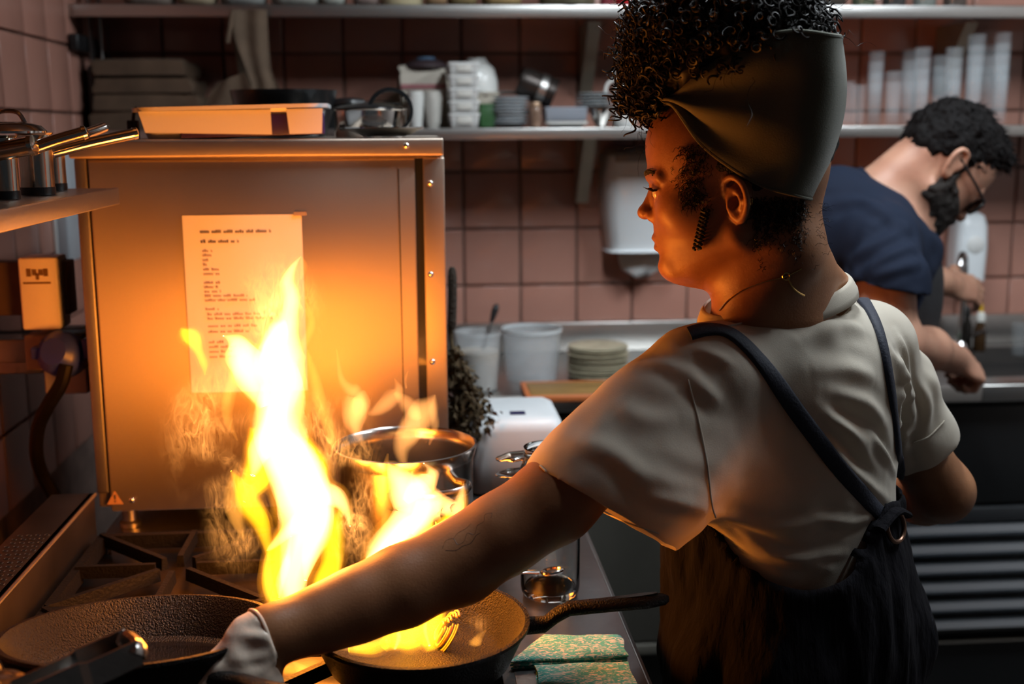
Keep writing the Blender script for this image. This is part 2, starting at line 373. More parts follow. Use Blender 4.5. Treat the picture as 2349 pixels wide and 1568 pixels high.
# ---------------------------------------------------------------- oven
def op(x, y): return P(x, y, OVY)
ox0 = op(176, 500)[0]; ox1 = op(1018, 400)[0]; oz1 = op(600, 318)[2]; oz0 = op(600, 1163)[2]; fx0 = op(205, 500)[0]; tz = op(600, 360)[2]
ocx = (ox0 + ox1) / 2
t = OVEN = thing('oven', 'large stainless steel oven with a notice taped to its front', 'oven', (ocx, OVY + .3, SZ))
def L3(x, y, z): return (x - ocx, y - OVY - .3, z - SZ)
bbox('body', L3(ox0, OVY + .012, oz0 + .004), L3(ox1, OVY + .52, tz + .004), STEELV, t, .004)
bbox('front_panel', L3(fx0 + .003, OVY, oz0), L3(op(958, 700)[0], OVY + .014, tz - .004), STEELV, t, .003)
bbox('corner_post', L3(ox0, OVY + .004, oz0 + .03), L3(fx0, OVY + .03, tz), mat('post_steel', (.42, .41, .40), .5, 1, var=.2), t, .003, 2)
bbox('door_gap', L3(op(958, 700)[0], OVY + .006, oz0 + .01), L3(op(976, 700)[0], OVY + .016, tz - .004), BLACKM, t, 0)
bbox('hinge_strip', L3(op(976, 700)[0], OVY - .002, oz0), L3(ox1 + .001, OVY + .03, tz - .002), STEELV, t, .003)
bbox('seam', L3(op(921, 700)[0] - .0008, OVY - .0006, oz0 + .1), L3(op(921, 700)[0] + .0008, OVY + .002, tz - .02), BLACKM, t, 0)
tp = bbox('top_cap', L3(op(160, 340)[0], OVY - .012, tz), L3(ox1, OVY + .53, oz1), STEELV, t, .004, 3)
def rivet(x, y, yy, par):
    p = op(x, y); lathe('rivet', [(0, .003), (.003, .0026), (.0046, .001), (.005, 0)], CHROME, par, 14, (0, 0, 0), Matrix.Translation(L3(p[0], yy, p[2])) @ Matrix.Rotation(PI / 2, 4, 'X'))
for x, y, yy, par in [(932, 334, OVY - .012, tp), (987, 420, OVY - .002, t), (988, 629, OVY - .002, t), (992, 829, OVY - .002, t), (302, 1147, OVY, t)]: rivet(x, y, yy, par)
for x, yy in [(285, OVY + .04), (900, OVY + .04), (285, OVY + .44), (900, OVY + .44)]:
    p = op(x, 1200); lathe('leg', [(0, 0), (.017, 0), (.018, .008), (.012, .012), (.012, oz0 - SZ + .006), (0, oz0 - SZ + .006)], STEEL, t, 20, L3(p[0], yy, SZ))
# oven bench behind the range
t = thing('oven_bench', 'steel bench carrying the oven behind the gas range', 'bench', (0, 1.87, 0))
bbox('top', (SX, 0, SZ - .04), (EX, .68, SZ - .001), STEELD, t, .004); bbox('skirt', (SX + .01, .01, .12), (EX - .01, .66, SZ - .04), STEELD, t, .003)
for x in (SX + .05, EX - .05):
    for y in (.06, .6): tube('leg', [(x, y, 0), (x, y, .06), (x, y, .125)], .018, STEELD, t, 10)
# warning triangle on the oven
p = op(264, 1142)
t = thing('warning_sticker', 'small triangular warning sticker low on the oven front', 'sticker', (p[0], OVY - .0008, p[2]))
s = .013; MB().add([(-s, 0, -s * .8), (s, 0, -s * .8), (0, 0, s)], [(0, 1, 2)]).add([(-s, .0006, -s * .8), (s, .0006, -s * .8), (0, .0006, s)], [(2, 1, 0)]).build('backing', mat('sticker_amber', (.50, .26, .10), .5), t, False)
MB().add([(-.0014, -.0004, -.002), (.0014, -.0004, -.002), (.002, -.0004, .006), (-.002, -.0004, .006)], [(0, 1, 2, 3)]).add([(-.0015, -.0004, -.0065), (.0015, -.0004, -.0065), (.0015, -.0004, -.0038), (-.0015, -.0004, -.0038)], [(0, 1, 2, 3)]).build('exclamation_mark', INK, t, False)
# notice: sheet with blurred printed lines, taped
a = op(418, 494); c = op(692, 494); d = op(430, 900)
t = thing('paper_notice', 'white printed notice sheet taped to the oven front behind the flames', 'notice', ((a[0] + c[0]) / 2, OVY - .002, d[2]))
W = (c[0] - a[0]) / 2; H = a[2] - d[2]; V = []; Fc = []
for j in range(9):
    for i in range(7):
        u = i / 6; v = j / 8; V.append(((u * 2 - 1) * W, -.0015 * math.sin(u * 5 + v * 3) ** 2, v * H))
for j in range(8):
    for i in range(6): k = j * 7 + i; Fc.append((k, k + 1, k + 8, k + 7))
sh = mesh('sheet', V, Fc, PAPER, t, True)
def nt_pos(x, y): return (x - 418) / (692 - 418) * 2 * W - W, H - (y - 494) / (900 - 494) * H
def words(x0, x1, y, h, mt, nm):
    b = MB(); x = x0
    while x < x1 - 2:
        w = min(random.uniform(9, 26), x1 - x); p, q = nt_pos(x, y), nt_pos(x + w, y + h)
        # letter-like strokes
        n = max(2, int(w / 4.2))
        for i in range(n):
            u0 = p[0] + (q[0] - p[0]) * i / n; u1 = p[0] + (q[0] - p[0]) * (i + .74) / n; top = p[1] + (random.random() < .3) * .0015
            b.add([(u0, -.0025, q[1]), (u1, -.0025, q[1]), (u1, -.0025, top), (u0, -.0025, top)], [(0, 1, 2, 3)])
        x += w + 5
    b.build(nm, mt, sh, False)
INK2 = mat('faint_ink', (.30, .21, .18), .8)
words(458, 621, 529, 5, INK, 'printed_heading'); words(458, 546, 551, 5, INK, 'printed_heading')
for y, x1 in [(573, 484), (583, 486), (594, 474), (604, 476), (615, 503), (625, 503), (645, 499), (655, 493), (665, 499), (675, 560), (685, 577), (705, 492), (717, 592), (727, 620), (744, 580), (757, 560), (781, 500), (792, 540), (803, 520), (815, 535)]:
    words(461 if y < 710 else 465, x1, y, 3.6, INK2, 'printed_line')
bbox('tape', (W - .012, -.0032, H - .002), (W + .008, -.002, H + .004), mat('clear_tape', (.75, .55, .4), .25, trans=.6), t, 0)
# ---------------------------------------------------------------- on the oven: pans and trays
TZ = oz1
def on_oven(x, yy): return np.array((op(x, 320)[0] * (yy / OVY), yy, TZ))
def rbox_loft(w, d, r, levels, n=6):
    """rounded-rectangle loft: levels = [(scale_inset, z)]; returns V,F open"""
    V = []; m = 4 * n
    for ins, z in levels:
        for q, (cx_, cy_) in enumerate([(1, 1), (-1, 1), (-1, -1), (1, -1)]):
            for i in range(n):
                a = (q + i / (n - 1)) * PI / 2; V.append((cx_ * (w - r) + (r - ins) * math.cos(a) if True else 0, cy_ * (d - r) + (r - ins) * math.sin(a), z))
    Fc = []
    for l in range(len(levels) - 1):
        for i in range(m): j = (i + 1) % m; Fc.append((l * m + i, l * m + j, (l + 1) * m + j, (l + 1) * m + i))
    return V, Fc, m
def rtub(name, w, d, r, h, taper, mt, parent, rim=.008, wall=.002, base=True):
    lv = [(taper + .004, 0), (taper, .004), (0, h - .006), (-rim, h - .006), (-rim, h), (0 + wall, h), (taper + wall, .006)]
    V, Fc, m = rbox_loft(w, d, r, lv)
    Fc.append(tuple(range(m))[::-1]); Fc.append(tuple((len(lv) - 1) * m + i for i in range(m)))
    return mesh(name, V, Fc, mt, parent, True, False, 40)
a, c = P(322, 250, 1.98), P(757, 250, 1.98)
w = (c[0] - a[0]) / 2; tubh = P(500, 246, 1.98)[2] - TZ
t = thing('food_tub', 'shallow white plastic food tub tilted on top of the oven', 'food tub', ((a[0] + c[0]) / 2, 1.98, TZ + .001), rot=(0, math.radians(-1.2), math.radians(2)))
TUBW = mat('tub_plastic', (.78, .78, .80), .35)
rtub('tub', w - .008, .085, .03, tubh, .012, TUBW, t, .008)
bbox('inner_tray', (-w * .5, -.0875, .002), (w * .96, -.079, tubh * .72), mat('violet_plastic', (.04, .02, .12), .4), t, .002)
V = [(-w * .98 + .02, -.088, .012), (w * .42, -.088, .004), (w * .42, -.0885, tubh - .008), (-w * .98 + .012, -.0885, tubh - .006)]
mesh('front_wall', V + [(x, y + .004, z) for x, y, z in V], [(0, 1, 2, 3), (7, 6, 5, 4), (0, 4, 5, 1), (2, 6, 7, 3), (1, 5, 6, 2), (0, 3, 7, 4)], TUBW, t)
V = [(w * .60, -.090, .004), (w * .93, -.090, .004), (w * .95, -.0905, tubh - .008), (w * .58, -.0905, tubh - .008)]
mesh('front_wall', V + [(x, y + .004, z) for x, y, z in V], [(0, 1, 2, 3), (7, 6, 5, 4), (0, 4, 5, 1), (2, 6, 7, 3), (1, 5, 6, 2), (0, 3, 7, 4)], TUBW, t)
p = P(306, 270, 1.96); t = thing('binder_clip', 'small black clip standing at the end of the white food tub', 'clip', (p[0], 1.955, TZ))
bbox('clip_body', (-.008, -.01, 0), (.008, .01, .03), BLACKP, t, .002); tube('clip_arm', [(0, 0, .028), (.003, 0, .045), (.008, 0, .05)], .003, BLACKP, t)
p = on_oven(882, 1.99); t = thing('metal_plate', 'shallow steel plate on the oven corner by the rivet', 'plate', p)
lathe('dish', [(0, .002), (.035, .002), (.058, .012), (.066, .0155), (.066, .017), (.057, .0145), (.034, .0045), (0, .004)], CHROME, t, 48); lathe('foot_ring', [(.03, 0), (.035, 0), (.035, .003), (.03, .003)], CHROME, t, 32)
p = on_oven(850, 2.12); t = thing('metal_pot', 'low steel pot with a dark lid on the oven behind the steel plate', 'pot', p)
lathe('pot', [(0, 0), (.06, 0), (.062, .004), (.064, .046), (.066, .048), (.063, .049), (.061, .006), (0, .004)], CHROME, t, 48); lathe('lid', [(0, .062), (.012, .06), (.05, .056), (.066, .050), (.064, .048), (0, .048)], BLACKM, t, 40)
p = on_oven(655, 2.26); t = thing('saute_pan', 'black saute pan with an upturned rim behind the white food tub', 'pan', (p[0], 2.26, TZ))
lathe('pan', [(0, 0), (.075, 0), (.095, .07), (.098, .086), (.094, .086), (.073, .005), (0, .004)], BLACKM, t, 48)
tube('handle', cr([(.09, 0, .06), (.12, 0, .062), (.145, .01, .06)], 5), .011, BLACKM, t, 10)
# round sieve leaning
c0 = P(895, 232, 2.08); r = 50 * 2.08 / F
t = thing('hand_sieve', 'round sieve with black rim standing on edge on the oven', 'sieve', (c0[0], 2.08, TZ))
M = Matrix.Translation((0, 0, r + .006)) @ Matrix.Rotation(PI / 2 - .12, 4, 'X')
MB().lathe([(r - .005, -.006), (r + .001, -.006), (r + .001, .008), (r - .005, .008), (r - .005, -.006)], 48, (0, 0, 0), M).build('rim', BLACKM, t)
b = MB(); n = 17
for i in range(1, n):
    x = -r + 2 * r * i / n; hh = math.sqrt(max(r * r - x * x, 0)) * .96
    for sw in (0, 1):
        V = [M @ Vector((x, yy, -.010 * (1 - (x * x + yy * yy) / r / r)) if sw == 0 else (yy, x, -.010 * (1 - (x * x + yy * yy) / r / r))) for yy in np.linspace(-hh, hh, 7)]
        b.tube([tuple(v) for v in V], .0007, 4)
tag(b.build('wire_mesh', mat('sieve_wire', (.25, .2, .14), .5, .8), t), kind='stuff')
tube('handle', [tuple(M @ Vector(v)) for v in [(-r * .55, -r * .8, 0), (-r * 1.4, -r * .85, .0), (-r * 2.3, -r * .7, 0)]], .005, BLACKM, t)
# ---------------------------------------------------------------- pans on the stove
def skillet_prof(R, H, fl=.84, wall=.0045):
    rb = R * fl
    return [(0, .0), (rb - .006, 0), (rb + .004, .004), (R - .003, H - .008), (R + .001, H - .004), (R + .001, H), (R - wall, H), (R - wall - .003, H - .004), (rb - .004, .010), (rb - .016, .0055), (0, .0052)]
GZ = SZ + .035
lp = (-.32, 1.262, .953); R1 = .150
t = SK1 = thing('cast_iron_skillet', 'large empty cast iron skillet held by the gloved hand', 'skillet', lp, rot=(-.15, 0, 0))
lathe('pan', skillet_prof(R1, .054), IRON, t, 96); lathe('oil_film', [(0, .0062), (R1 * .74, .0062), (R1 * .755, .0058), (0, .0054)], mat('burnt_oil', (.004, .004, .005), .16, coat=.3), t, 64)
ang = math.radians(-45)
def handle(t, R, z, a, L, rise, mt, drop=0):
    d = Vector((math.cos(a), math.sin(a), 0)); n = Vector((-d.y, d.x, 0)); b = MB(); st = []
    prof = [(R - .004, 0, .016, .010), (R + .02, .0, .012, .010), (R + .035, rise * .55, .011, .010), (R + .05, rise * .9, .0125, .0085), (R + L * .62, rise, .0145, .008), (R + L * .86, rise * 1.08, .016, .0085), (R + L, rise * 1.12, .012, .006), (R + L + .006, rise * 1.12, .004, .004)]
    V = []; m = 10
    for s, zz, w, h in prof:
        for k in range(m):
            q = 2 * PI * k / m; V.append(d * s + n * (w * math.cos(q)) + Vector((0, 0, z + zz + h * math.sin(q))))
    Fc = [(i * m + k, i * m + (k + 1) % m, (i + 1) * m + (k + 1) % m, (i + 1) * m + k) for i in range(len(prof) - 1) for k in range(m)]
    Fc += [tuple(range(m))[::-1], tuple((len(prof) - 1) * m + k for k in range(m))]
    h = mesh('handle', V, Fc, mt, t, True, False, 50)
    # hanging slot
    c = d * (R + L * .80) + Vector((0, 0, z + rise * 1.05 + .0085))
    V = [tuple(c + d * (.026 * math.cos(q) ) + n * (.0045 * math.sin(q)) + Vector((0, 0, .0004 + .0018 * (math.cos(q))))) for q in np.linspace(0, 2 * PI, 16, endpoint=False)]
    mesh('hanging_slot', V + [(x, y, zz - .006) for x, y, zz in V], [tuple(range(16))] + [(i, (i + 1) % 16, 16 + (i + 1) % 16, 16 + i) for i in range(16)], BLACKM, h)
    return h
handle(t, R1, .024, ang, .12, .004, IRON)
lathe('pour_lip', [(0, 0), (.014, .002), (.018, .008), (.012, .006), (0, .003)], CHROME if False else IRON, t, 16, (R1 * math.cos(-.3), R1 * math.sin(-.3), .046))
rp_ = PZ(963, 1425, GZ + .05); R2 = .128
t = SK2 = thing('cast_iron_skillet', 'burning cast iron skillet with its long handle over the bench edge', 'skillet', (rp_[0], rp_[1], GZ))
lathe('pan', skillet_prof(R2, .052, .80), IRON, t, 96)
he = P(1522, 1388, rp_[1] + .02); ha = math.atan2(he[1] - rp_[1], he[0] - rp_[0])
handle(t, R2, .036, ha, math.hypot(he[0] - rp_[0], he[1] - rp_[1]) - R2, .020, IRON)
# noodles in the pan
NOOD = mat('noodle', (.75, .45, .14), .45)
c0 = PZ(1022, 1432, GZ + .03)
t = thing('noodle_nest', 'coil of noodles cooking in the burning skillet', 'noodles', (c0[0], c0[1] , GZ + .006))
for i in range(7):
    rr = .010 + .0022 * i; pts = [(rr * .55 * math.cos(a) + .002 * i - .008, rr * math.sin(a) * .9 + .004 * math.sin(i * 2), .016 + rr * math.sin(a + 1.2) * .9 + .001 * math.sin(3 * a)) for a in np.linspace(0, 1.85 * PI, 22)]
    tube('strand', pts, .0014, NOOD, t, 6)
# stockpot
pl, pr = PZ(766, 1016, 1.105), PZ(1093, 1016, 1.105); pc = (pl + pr) / 2; PR_ = (pr[0] - pl[0]) / 2
t = thing('stockpot', 'tall stainless stockpot standing behind the burning skillet', 'stockpot', (pc[0], pc[1], GZ))
Hh = 1.105 - GZ; POTM = mat('pot_steel', (.50, .47, .44), .22, 1, var=.15, vscale=12)
lathe('pot', [(0, 0), (PR_ - .012, 0), (PR_ - .006, .006), (PR_ - .005, Hh - .022), (PR_ - .003, Hh - .018), (PR_ + .0005, Hh - .005), (PR_ + .001, Hh - .001), (PR_ - .002, Hh), (PR_ - .006, Hh - .004), (PR_ - .008, Hh - .02), (PR_ - .009, .008), (0, .006)], POTM, t, 72)
for s in (0, 1):
    a0 = math.radians(-62) + s * PI; pts = []
    for q, rr in [(-.36, PR_ - .006), (-.33, PR_ + .016), (-.18, PR_ + .028), (0, PR_ + .031), (.18, PR_ + .028), (.33, PR_ + .016), (.36, PR_ - .006)]:
        pts.append((rr * math.cos(a0 + q), rr * math.sin(a0 + q), Hh - .042))
    tube('handle', cr(pts, 4), .0055, POTM, t, 10, flat=1.5)
# tongs lying over the empty skillet
TONG = mat('tong_steel', (.55, .53, .50), .24, 1, var=.25, vscale=20, bump=.1, bscale=30)
a, c = P(40, 1598, 1.00), P(306, 1480, 1.06)
t = thing('kitchen_tongs', 'steel tongs laid across the left side of the empty skillet', 'tongs', tuple((a + c) / 2))
o = (a + c) / 2; d = c - a; L = np.linalg.norm(d); d /= L; nn = np.cross(d, (0, 0, 1)); nn /= np.linalg.norm(nn); uu = np.cross(nn, d)
def ch(s, side):  # U-channel arm section
    w = .0175 if s > .55 else .012
    return [o - o + d * (s - .5) * L * 1.0 + nn * (x) + uu * z for x, z in [(-w, .012), (-w, -.013), (-w + .003, -.016), (w - .003, -.016), (w, -.013), (w, .012), (w - .0018, .012), (w - .0018, -.009), (w - .004, -.0105), (-w + .004, -.0105), (-w + .0018, -.009), (-w + .0018, .012)]]
V = []; S = [0, .3, .5, .56, .62, .8, .93, 1.0]
for s in S: V += ch(s, 0)
m = 12; Fc = [(i * m + k, i * m + (k + 1) % m, (i + 1) * m + (k + 1) % m, (i + 1) * m + k) for i in range(len(S) - 1) for k in range(m)]
mesh('arm', V, Fc, TONG, t, True, False, 35)
tube('end_loop', cr([d * L * .47 + nn * .016 - uu * .004, d * L * .505 + nn * .012, d * L * .515, d * L * .505 - nn * .012, d * L * .47 - nn * .016 - uu * .004], 5), .0075, TONG, t, 10, flat=1.6)
# lid at the bottom-left corner
p = P(-22, 1548, 1.06); t = thing('pot_cover', 'round brassy pan lid at the bottom left corner of the picture', 'cover', (p[0], p[1], p[2] - .03))
BRASSY = mat('warm_steel', (.60, .52, .40), .2, 1, var=.2, vscale=15)
lathe('lid', [(0, .026), (.018, .026), (.03, .022), (.034, .018), (.036, .010), (.038, .004), (.042, .002), (.042, 0), (0, 0)], BRASSY, t, 48); lathe('knob', [(0, .042), (.008, .041), (.010, .036), (.005, .026), (0, .026)], BLACKP, t, 20)
lathe('rim', [(.040, .004), (.044, .003), (.044, 0), (.040, 0)], BRASSY, t, 48)
# ---------------------------------------------------------------- steel shelf over the stove (left) and saucepans
e0 = P(271, 450, 1.82); OSX = e0[0]; oszb = P(271, 468, 1.82)[2]; oszt = P(270, 431, 1.82)[2]
t = thing('stove_shelf', 'steel shelf fixed to the left wall above the stove', 'shelf', (OSX, 1.40, oszb))
hh = oszt - oszb; wl = LX + .012 - OSX
bbox('plate', (wl, -.42, hh - .004), (0, .42, hh), STEEL, t, .001); bbox('lip', (-.004, -.42, 0), (.002, .42, hh + .001), STEEL, t, .002, 3)
bbox('end_lip', (wl, .415, 0), (0, .42, hh), STEEL, t, .002); bbox('bracket', (wl, .2, -.12), (wl + .14, .225, 0), STEELD, t, .003)
bbox('bracket', (wl, -.3, -.12), (wl + .14, -.275, 0), STEELD, t, .003)
CUP = mat('saucepan_steel', (.62, .58, .50), .16, 1)
def saucepan(label, px, py, Y, rpx, h, hp, hr):
    p = P(px, py, Y); r = rpx * Y / F
    t = thing('saucepan', label, 'saucepan', (p[0], p[1], oszt + .001), group='saucepans on the stove shelf')
    lathe('pot', [(0, .006), (r * .98, .006), (r, .010), (r, h), (r + .003, h + .003), (r - .002, h + .003), (r - .003, .012), (0, .010)], CUP, t, 40)
    lathe('base', [(0, 0), (r * 1.02, 0), (r * 1.04, .004), (r * 1.04, .010), (r * .9, .012), (0, .012)], BLACKM, t, 40)
    pts = [P(*q) for q in hp]; h_ = tube('handle', cr(pts, 5), hr, CUP, t, 14, world=True, flat=.75)
    e = pts[-1]; d = pts[-1] - pts[-2]; d /= np.linalg.norm(d)
    tube('handle_tip', [e - d * .002, e + d * .003, e + d * .005], [hr * 1.06, hr * 1.0, hr * .6], CUP, h_, 14, world=True, flat=.8)
    return t
saucepan('small saucepan at the left picture edge with a thick tubular handle', 12, 425, 1.52, 30, .075, [(-40, 352, 1.50), (10, 345, 1.50), (73, 333, 1.50)], .0155)
saucepan('small saucepan whose flat handle points past the food tub', 86, 418, 1.62, 36, .078, [(78, 340, 1.58), (130, 322, 1.59), (192, 304, 1.60)], .0115)
saucepan('saucepan at the back of the stove shelf with the longest handle', 122, 412, 1.74, 28, .07, [(120, 350, 1.66), (210, 327, 1.68), (309, 306, 1.70)], .0105)
p = P(20, 296, 1.62); t = thing('pot_cover', 'steel lid with loop handle lying on the saucepans at the left edge', 'lid', (p[0], p[1], P(20, 306, 1.62)[2]))
lathe('lid', [(0, .016), (.02, .0155), (.04, .010), (.047, .003), (.047, 0), (0, 0)], CHROME, t, 48); tube('loop_handle', cr([(-.022, 0, .012), (-.014, 0, .026), (0, 0, .029), (.014, 0, .026), (.022, 0, .012)], 5), .003, CHROME, t)
p = P(222, 300, 1.70); t = thing('ladle', 'short steel handle end poking out between the saucepan handles', 'ladle', tuple(P(215, 300, 1.70)))
tube('handle', [P(200, 305, 1.69), P(222, 298, 1.70), P(240, 291, 1.71)], .007, CHROME, t, 12, world=True); lathe('end_cap', [(0, .004), (.006, .003), (.0075, 0), (0, 0)], CHROME, t, 16, tuple(P(240, 291, 1.71) - np.array(t.location)))
# ---------------------------------------------------------------- left wall: knives, sockets, cable
wx = LX + .012
def onl(px, py):  # point on the left wall surface
    return PX(px, py, wx)
p = onl(188, 105)
t = thing('knife_rack', 'black magnetic knife holder on the left wall near the corner', 'knife rack', (wx, p[1], p[2]))
bbox('bar', (0, -.11, -.018), (.022, .10, .020), BLACKP, t, .004)
def knife(px, lab, ztop, zg, zend, w, rod=False):
    p = onl(px, 105); t = thing('kitchen_knife' if not rod else 'sharpening_steel', lab, 'knife' if not rod else 'sharpener', (wx + .028, p[1], onl(px, zend)[2]), group='knives on the magnetic rack')
    zb = t.location.z; z1 = onl(px, ztop)[2] - zb; z2 = onl(px, zg)[2] - zb
    if rod: tube('rod', [(0, 0, z2), (0, 0, (z1 + z2) / 2), (0, 0, z1)], .005, STEELD, t, 10)
    else:
        V = [(s * .001, y, z) for s in (-1, 1) for y, z in [(-w, z2), (w, z2), (w, z2 + (z1 - z2) * .8), (w * .1, z1), (-w, z1 - .02)]]
        mesh('blade', V, [(0, 1, 2, 3, 4), (9, 8, 7, 6, 5)] + [(i, (i + 1) % 5, 5 + (i + 1) % 5, 5 + i) for i in range(5)], STEELD, t)
    bbox('handle', (-.010, -.014, 0), (.010, .014, z2), BLACKP, t, .005, 3)
    return t
knife(182, 'long knife with a thick black handle, nearest of the hanging knives', -60, 150, 280, .016)
knife(205, 'slim steel rod with a thin grip hanging beside the black handled knife', -40, 165, 268, .006, True)
knife(222, 'thin knife hanging closest to the corner of the walls', 60, 130, 150, .010)
t = thing('cable_duct', 'white plastic cable duct running down the left wall', 'cable duct', (wx, onl(135, 480)[1], onl(135, 600)[2]))
hd = onl(135, 330)[2] - t.location.z; bbox('cover', (0, -.045, 0), (.03, .045, hd), mat('grey_duct', (.50, .54, .58), .5), t, .004); bbox('base_strip', (-.002, -.05, -.002), (.006, .05, hd + .002), WPLAST, t, .002)
def cbox(name, label, cat, x0, y0, x1, y1, Y, dep, m):
    a, c = P(x0, y1, Y), P(x1, y0, Y); t = thing(name, label, cat, ((a[0] + c[0]) / 2, Y, a[2])); w = (c[0] - a[0]) / 2; h = c[2] - a[2]
    bbox('case', (-w, 0, 0), (w, dep, h), m, t, .004, 3); return t, w, h
t, w, h = cbox('socket_box', 'tall white socket box on the left wall above the blue plug', 'socket box', 52, 590, 128, 757, 1.965, .06, mat('socket_white', (.82, .76, .70), .45))
BRN = mat('brown_emblem', (.16, .09, .03), .6)
eb = MB()
for x in (-.014, -.005, .005, .013): eb.box((x - .0035, -.0008, h - .028 - abs(x) * .2), (x + .0035, 0, h - .020 + abs(x) * .15))
eb.box((-.003, -.0008, h - .036), (.002, 0, h - .026)); eb.build('emblem', BRN, t, False)
bbox('slot', (-.024, -.0008, h - .043), (.020, 0, h - .040), BRN, t, 0)
bbox('mount', (wx - t.location.x + .002, .030, .02), (w * 1.25, .075, h - .01), mat('mount_dark', (.06, .04, .035), .6), t, .002)
t, w, h = cbox('junction_box', 'dull junction box on the left wall under the tall white socket box', 'junction box', 60, 768, 112, 850, 1.985, .05, mat('dirty_plastic', (.30, .25, .20), .6)); bbox('wall_arm', (wx - t.location.x + .002, .02, .01), (-w, .04, h - .01), STEELD, t, .002); lathe('screw', [(0, .001), (.003, .001), (.004, 0)], STEELD, t, 10, (0, 0, 0), Matrix.Translation((.008, 0, h - .012)) @ Matrix.Rotation(PI / 2, 4, 'X'))
t, w, h = cbox('wall_socket', 'grey socket base plate behind the blue plug', 'socket', 104, 752, 192, 905, 2.02, .04, mat('socket_grey', (.42, .43, .45), .5)); bbox('face', (-w * .7, -.004, h * .5), (w * .7, 0, h * .95), WPLASTD, t, .002)
BLUEP = mat('blue_plastic', (.03, .05, .38), .35)
a = P(143, 812, 1.95); bbox('wall_arm', (wx - t.location.x + .002, .015, h * .3), (-w, .035, h * .7), STEELD, t, .002)
t = thing('power_plug', 'round blue industrial plug on the left wall with a black cable', 'plug', tuple(a))
bbox('back_plate', (-.03, .02, -.03), (.03, .075, .03), BLACKP, t, .003); MP = Matrix.Rotation(math.radians(70), 4, 'X') @ Matrix.Rotation(math.radians(-12), 4, 'Y')
lathe('collar', [(0, -.03), (.026, -.03), (.036, -.02), (.038, 0), (.036, .016), (.030, .022), (.022, .03), (0, .03)], BLUEP, t, 28, (0, 0, 0), MP)
bbox('latch', (-.047, -.012, -.006), (-.03, .012, .014), BLUEP, t, .003); bbox('latch', (.034, -.012, -.008), (.050, .012, .026), BLUEP, t, .003)
BLKR = mat('black_rubber', (.004, .0035, .003), .5, spec=.2)
tube('cable', cr([P(x, y, Y) for x, y, Y in [(152, 835, 1.92), (140, 880, 1.92), (110, 930, 1.93), (88, 980, 1.95), (84, 1040, 1.97), (98, 1090, 2.0), (130, 1150, 2.02), (150, 1230, 2.04)]], 6), .0115, BLKR, t, 10, world=True)
t = thing('wall_wire', 'thin dark wire drooping along the left wall to the socket box', 'wire', tuple(onl(0, 668))); tube('run', cr([onl(-60, 672) + (.004, 0, 0), onl(0, 667) + (.004, 0, 0), onl(30, 655) + (.004, 0, 0), onl(54, 636) + (.004, 0, 0)], 5), .003, BLKR, t, 6, world=True)
tube('clip', [onl(20, 660) + (0, -.006, 0), onl(20, 660) + (.008, 0, 0), onl(20, 660) + (0, .006, 0)], .0015, WPLAST, t, 6, world=True)
t = thing('wall_wire', 'straight dark wire crossing the left wall below the socket box', 'wire', tuple(onl(0, 763))); tube('run', [onl(-60, 763) + (.004, 0, 0), onl(60, 762) + (.004, 0, 0), onl(150, 758) + (.004, 0, 0)], .0035, BLKR, t, 6, world=True)
# ---------------------------------------------------------------- crockery on the lower wall shelf
SH = S1b + .0005
def at(px, Y): return np.array((P(px, 300, Y)[0], Y, SH))
def hpx(y0, y1, Y): return (y1 - y0) * Y / F
DCLOTH = mat('brown_cloth', (.14, .088, .055), .9, var=.35, vscale=14, bump=.15, bscale=40)
def cloth_slab(name, w, d, h, m, parent, seed=0, n=14):
    r = np.random.default_rng(seed); V = []; Fc = []
    prof = [(-1, 0), (-1.01, .3), (-1.0, .75), (-.95, 1), (0, 1.04), (.95, 1), (1.0, .75), (1.03, .45), (1.0, 0)]
    for i in range(n + 1):
        v = i / n * 2 - 1; k = len(prof)
        for x, z in prof: V.append((x * w + r.normal(0, .003) + .006 * math.sin(v * 3 + seed * 2) , v * d * (1 + .03 * math.sin(x * 5 + seed)), max(z * h * (1 + .1 * math.sin(v * 4 + seed)) + r.normal(0, .0006), 0 if z == 0 else .001)))
    for i in range(n):
        for j in range(k): q = (j + 1) % k; Fc.append((i * k + j, i * k + q, (i + 1) * k + q, (i + 1) * k + j))
    Fc += [tuple(range(k))[::-1], tuple(n * k + j for j in range(k))]
    return mesh(name, V, Fc, m, parent, True, False, 60)
z = SH
labs = ['folded brown cloth at the bottom of the pile in the left corner', 'folded brown cloth second from the bottom of the corner pile', 'folded brown cloth second from the top of the corner pile', 'folded brown cloth on top of the pile in the left corner']
for i, (px, hw, h) in enumerate([(360, 115, .040), (360, 108, .036), (350, 102, .036), (345, 95, .036)]):
    p = at(px, 2.98); o = cloth_slab('folded_cloth', hw * 2.98 / F, .10, h, DCLOTH, None, i); o.location = (p[0], 2.98, z); o.rotation_euler = (0, 0, random.uniform(-.06, .06)); z += h * 1.10 + .001
    tag(o, labs[i], 'cloth', 'pile of folded cloths')
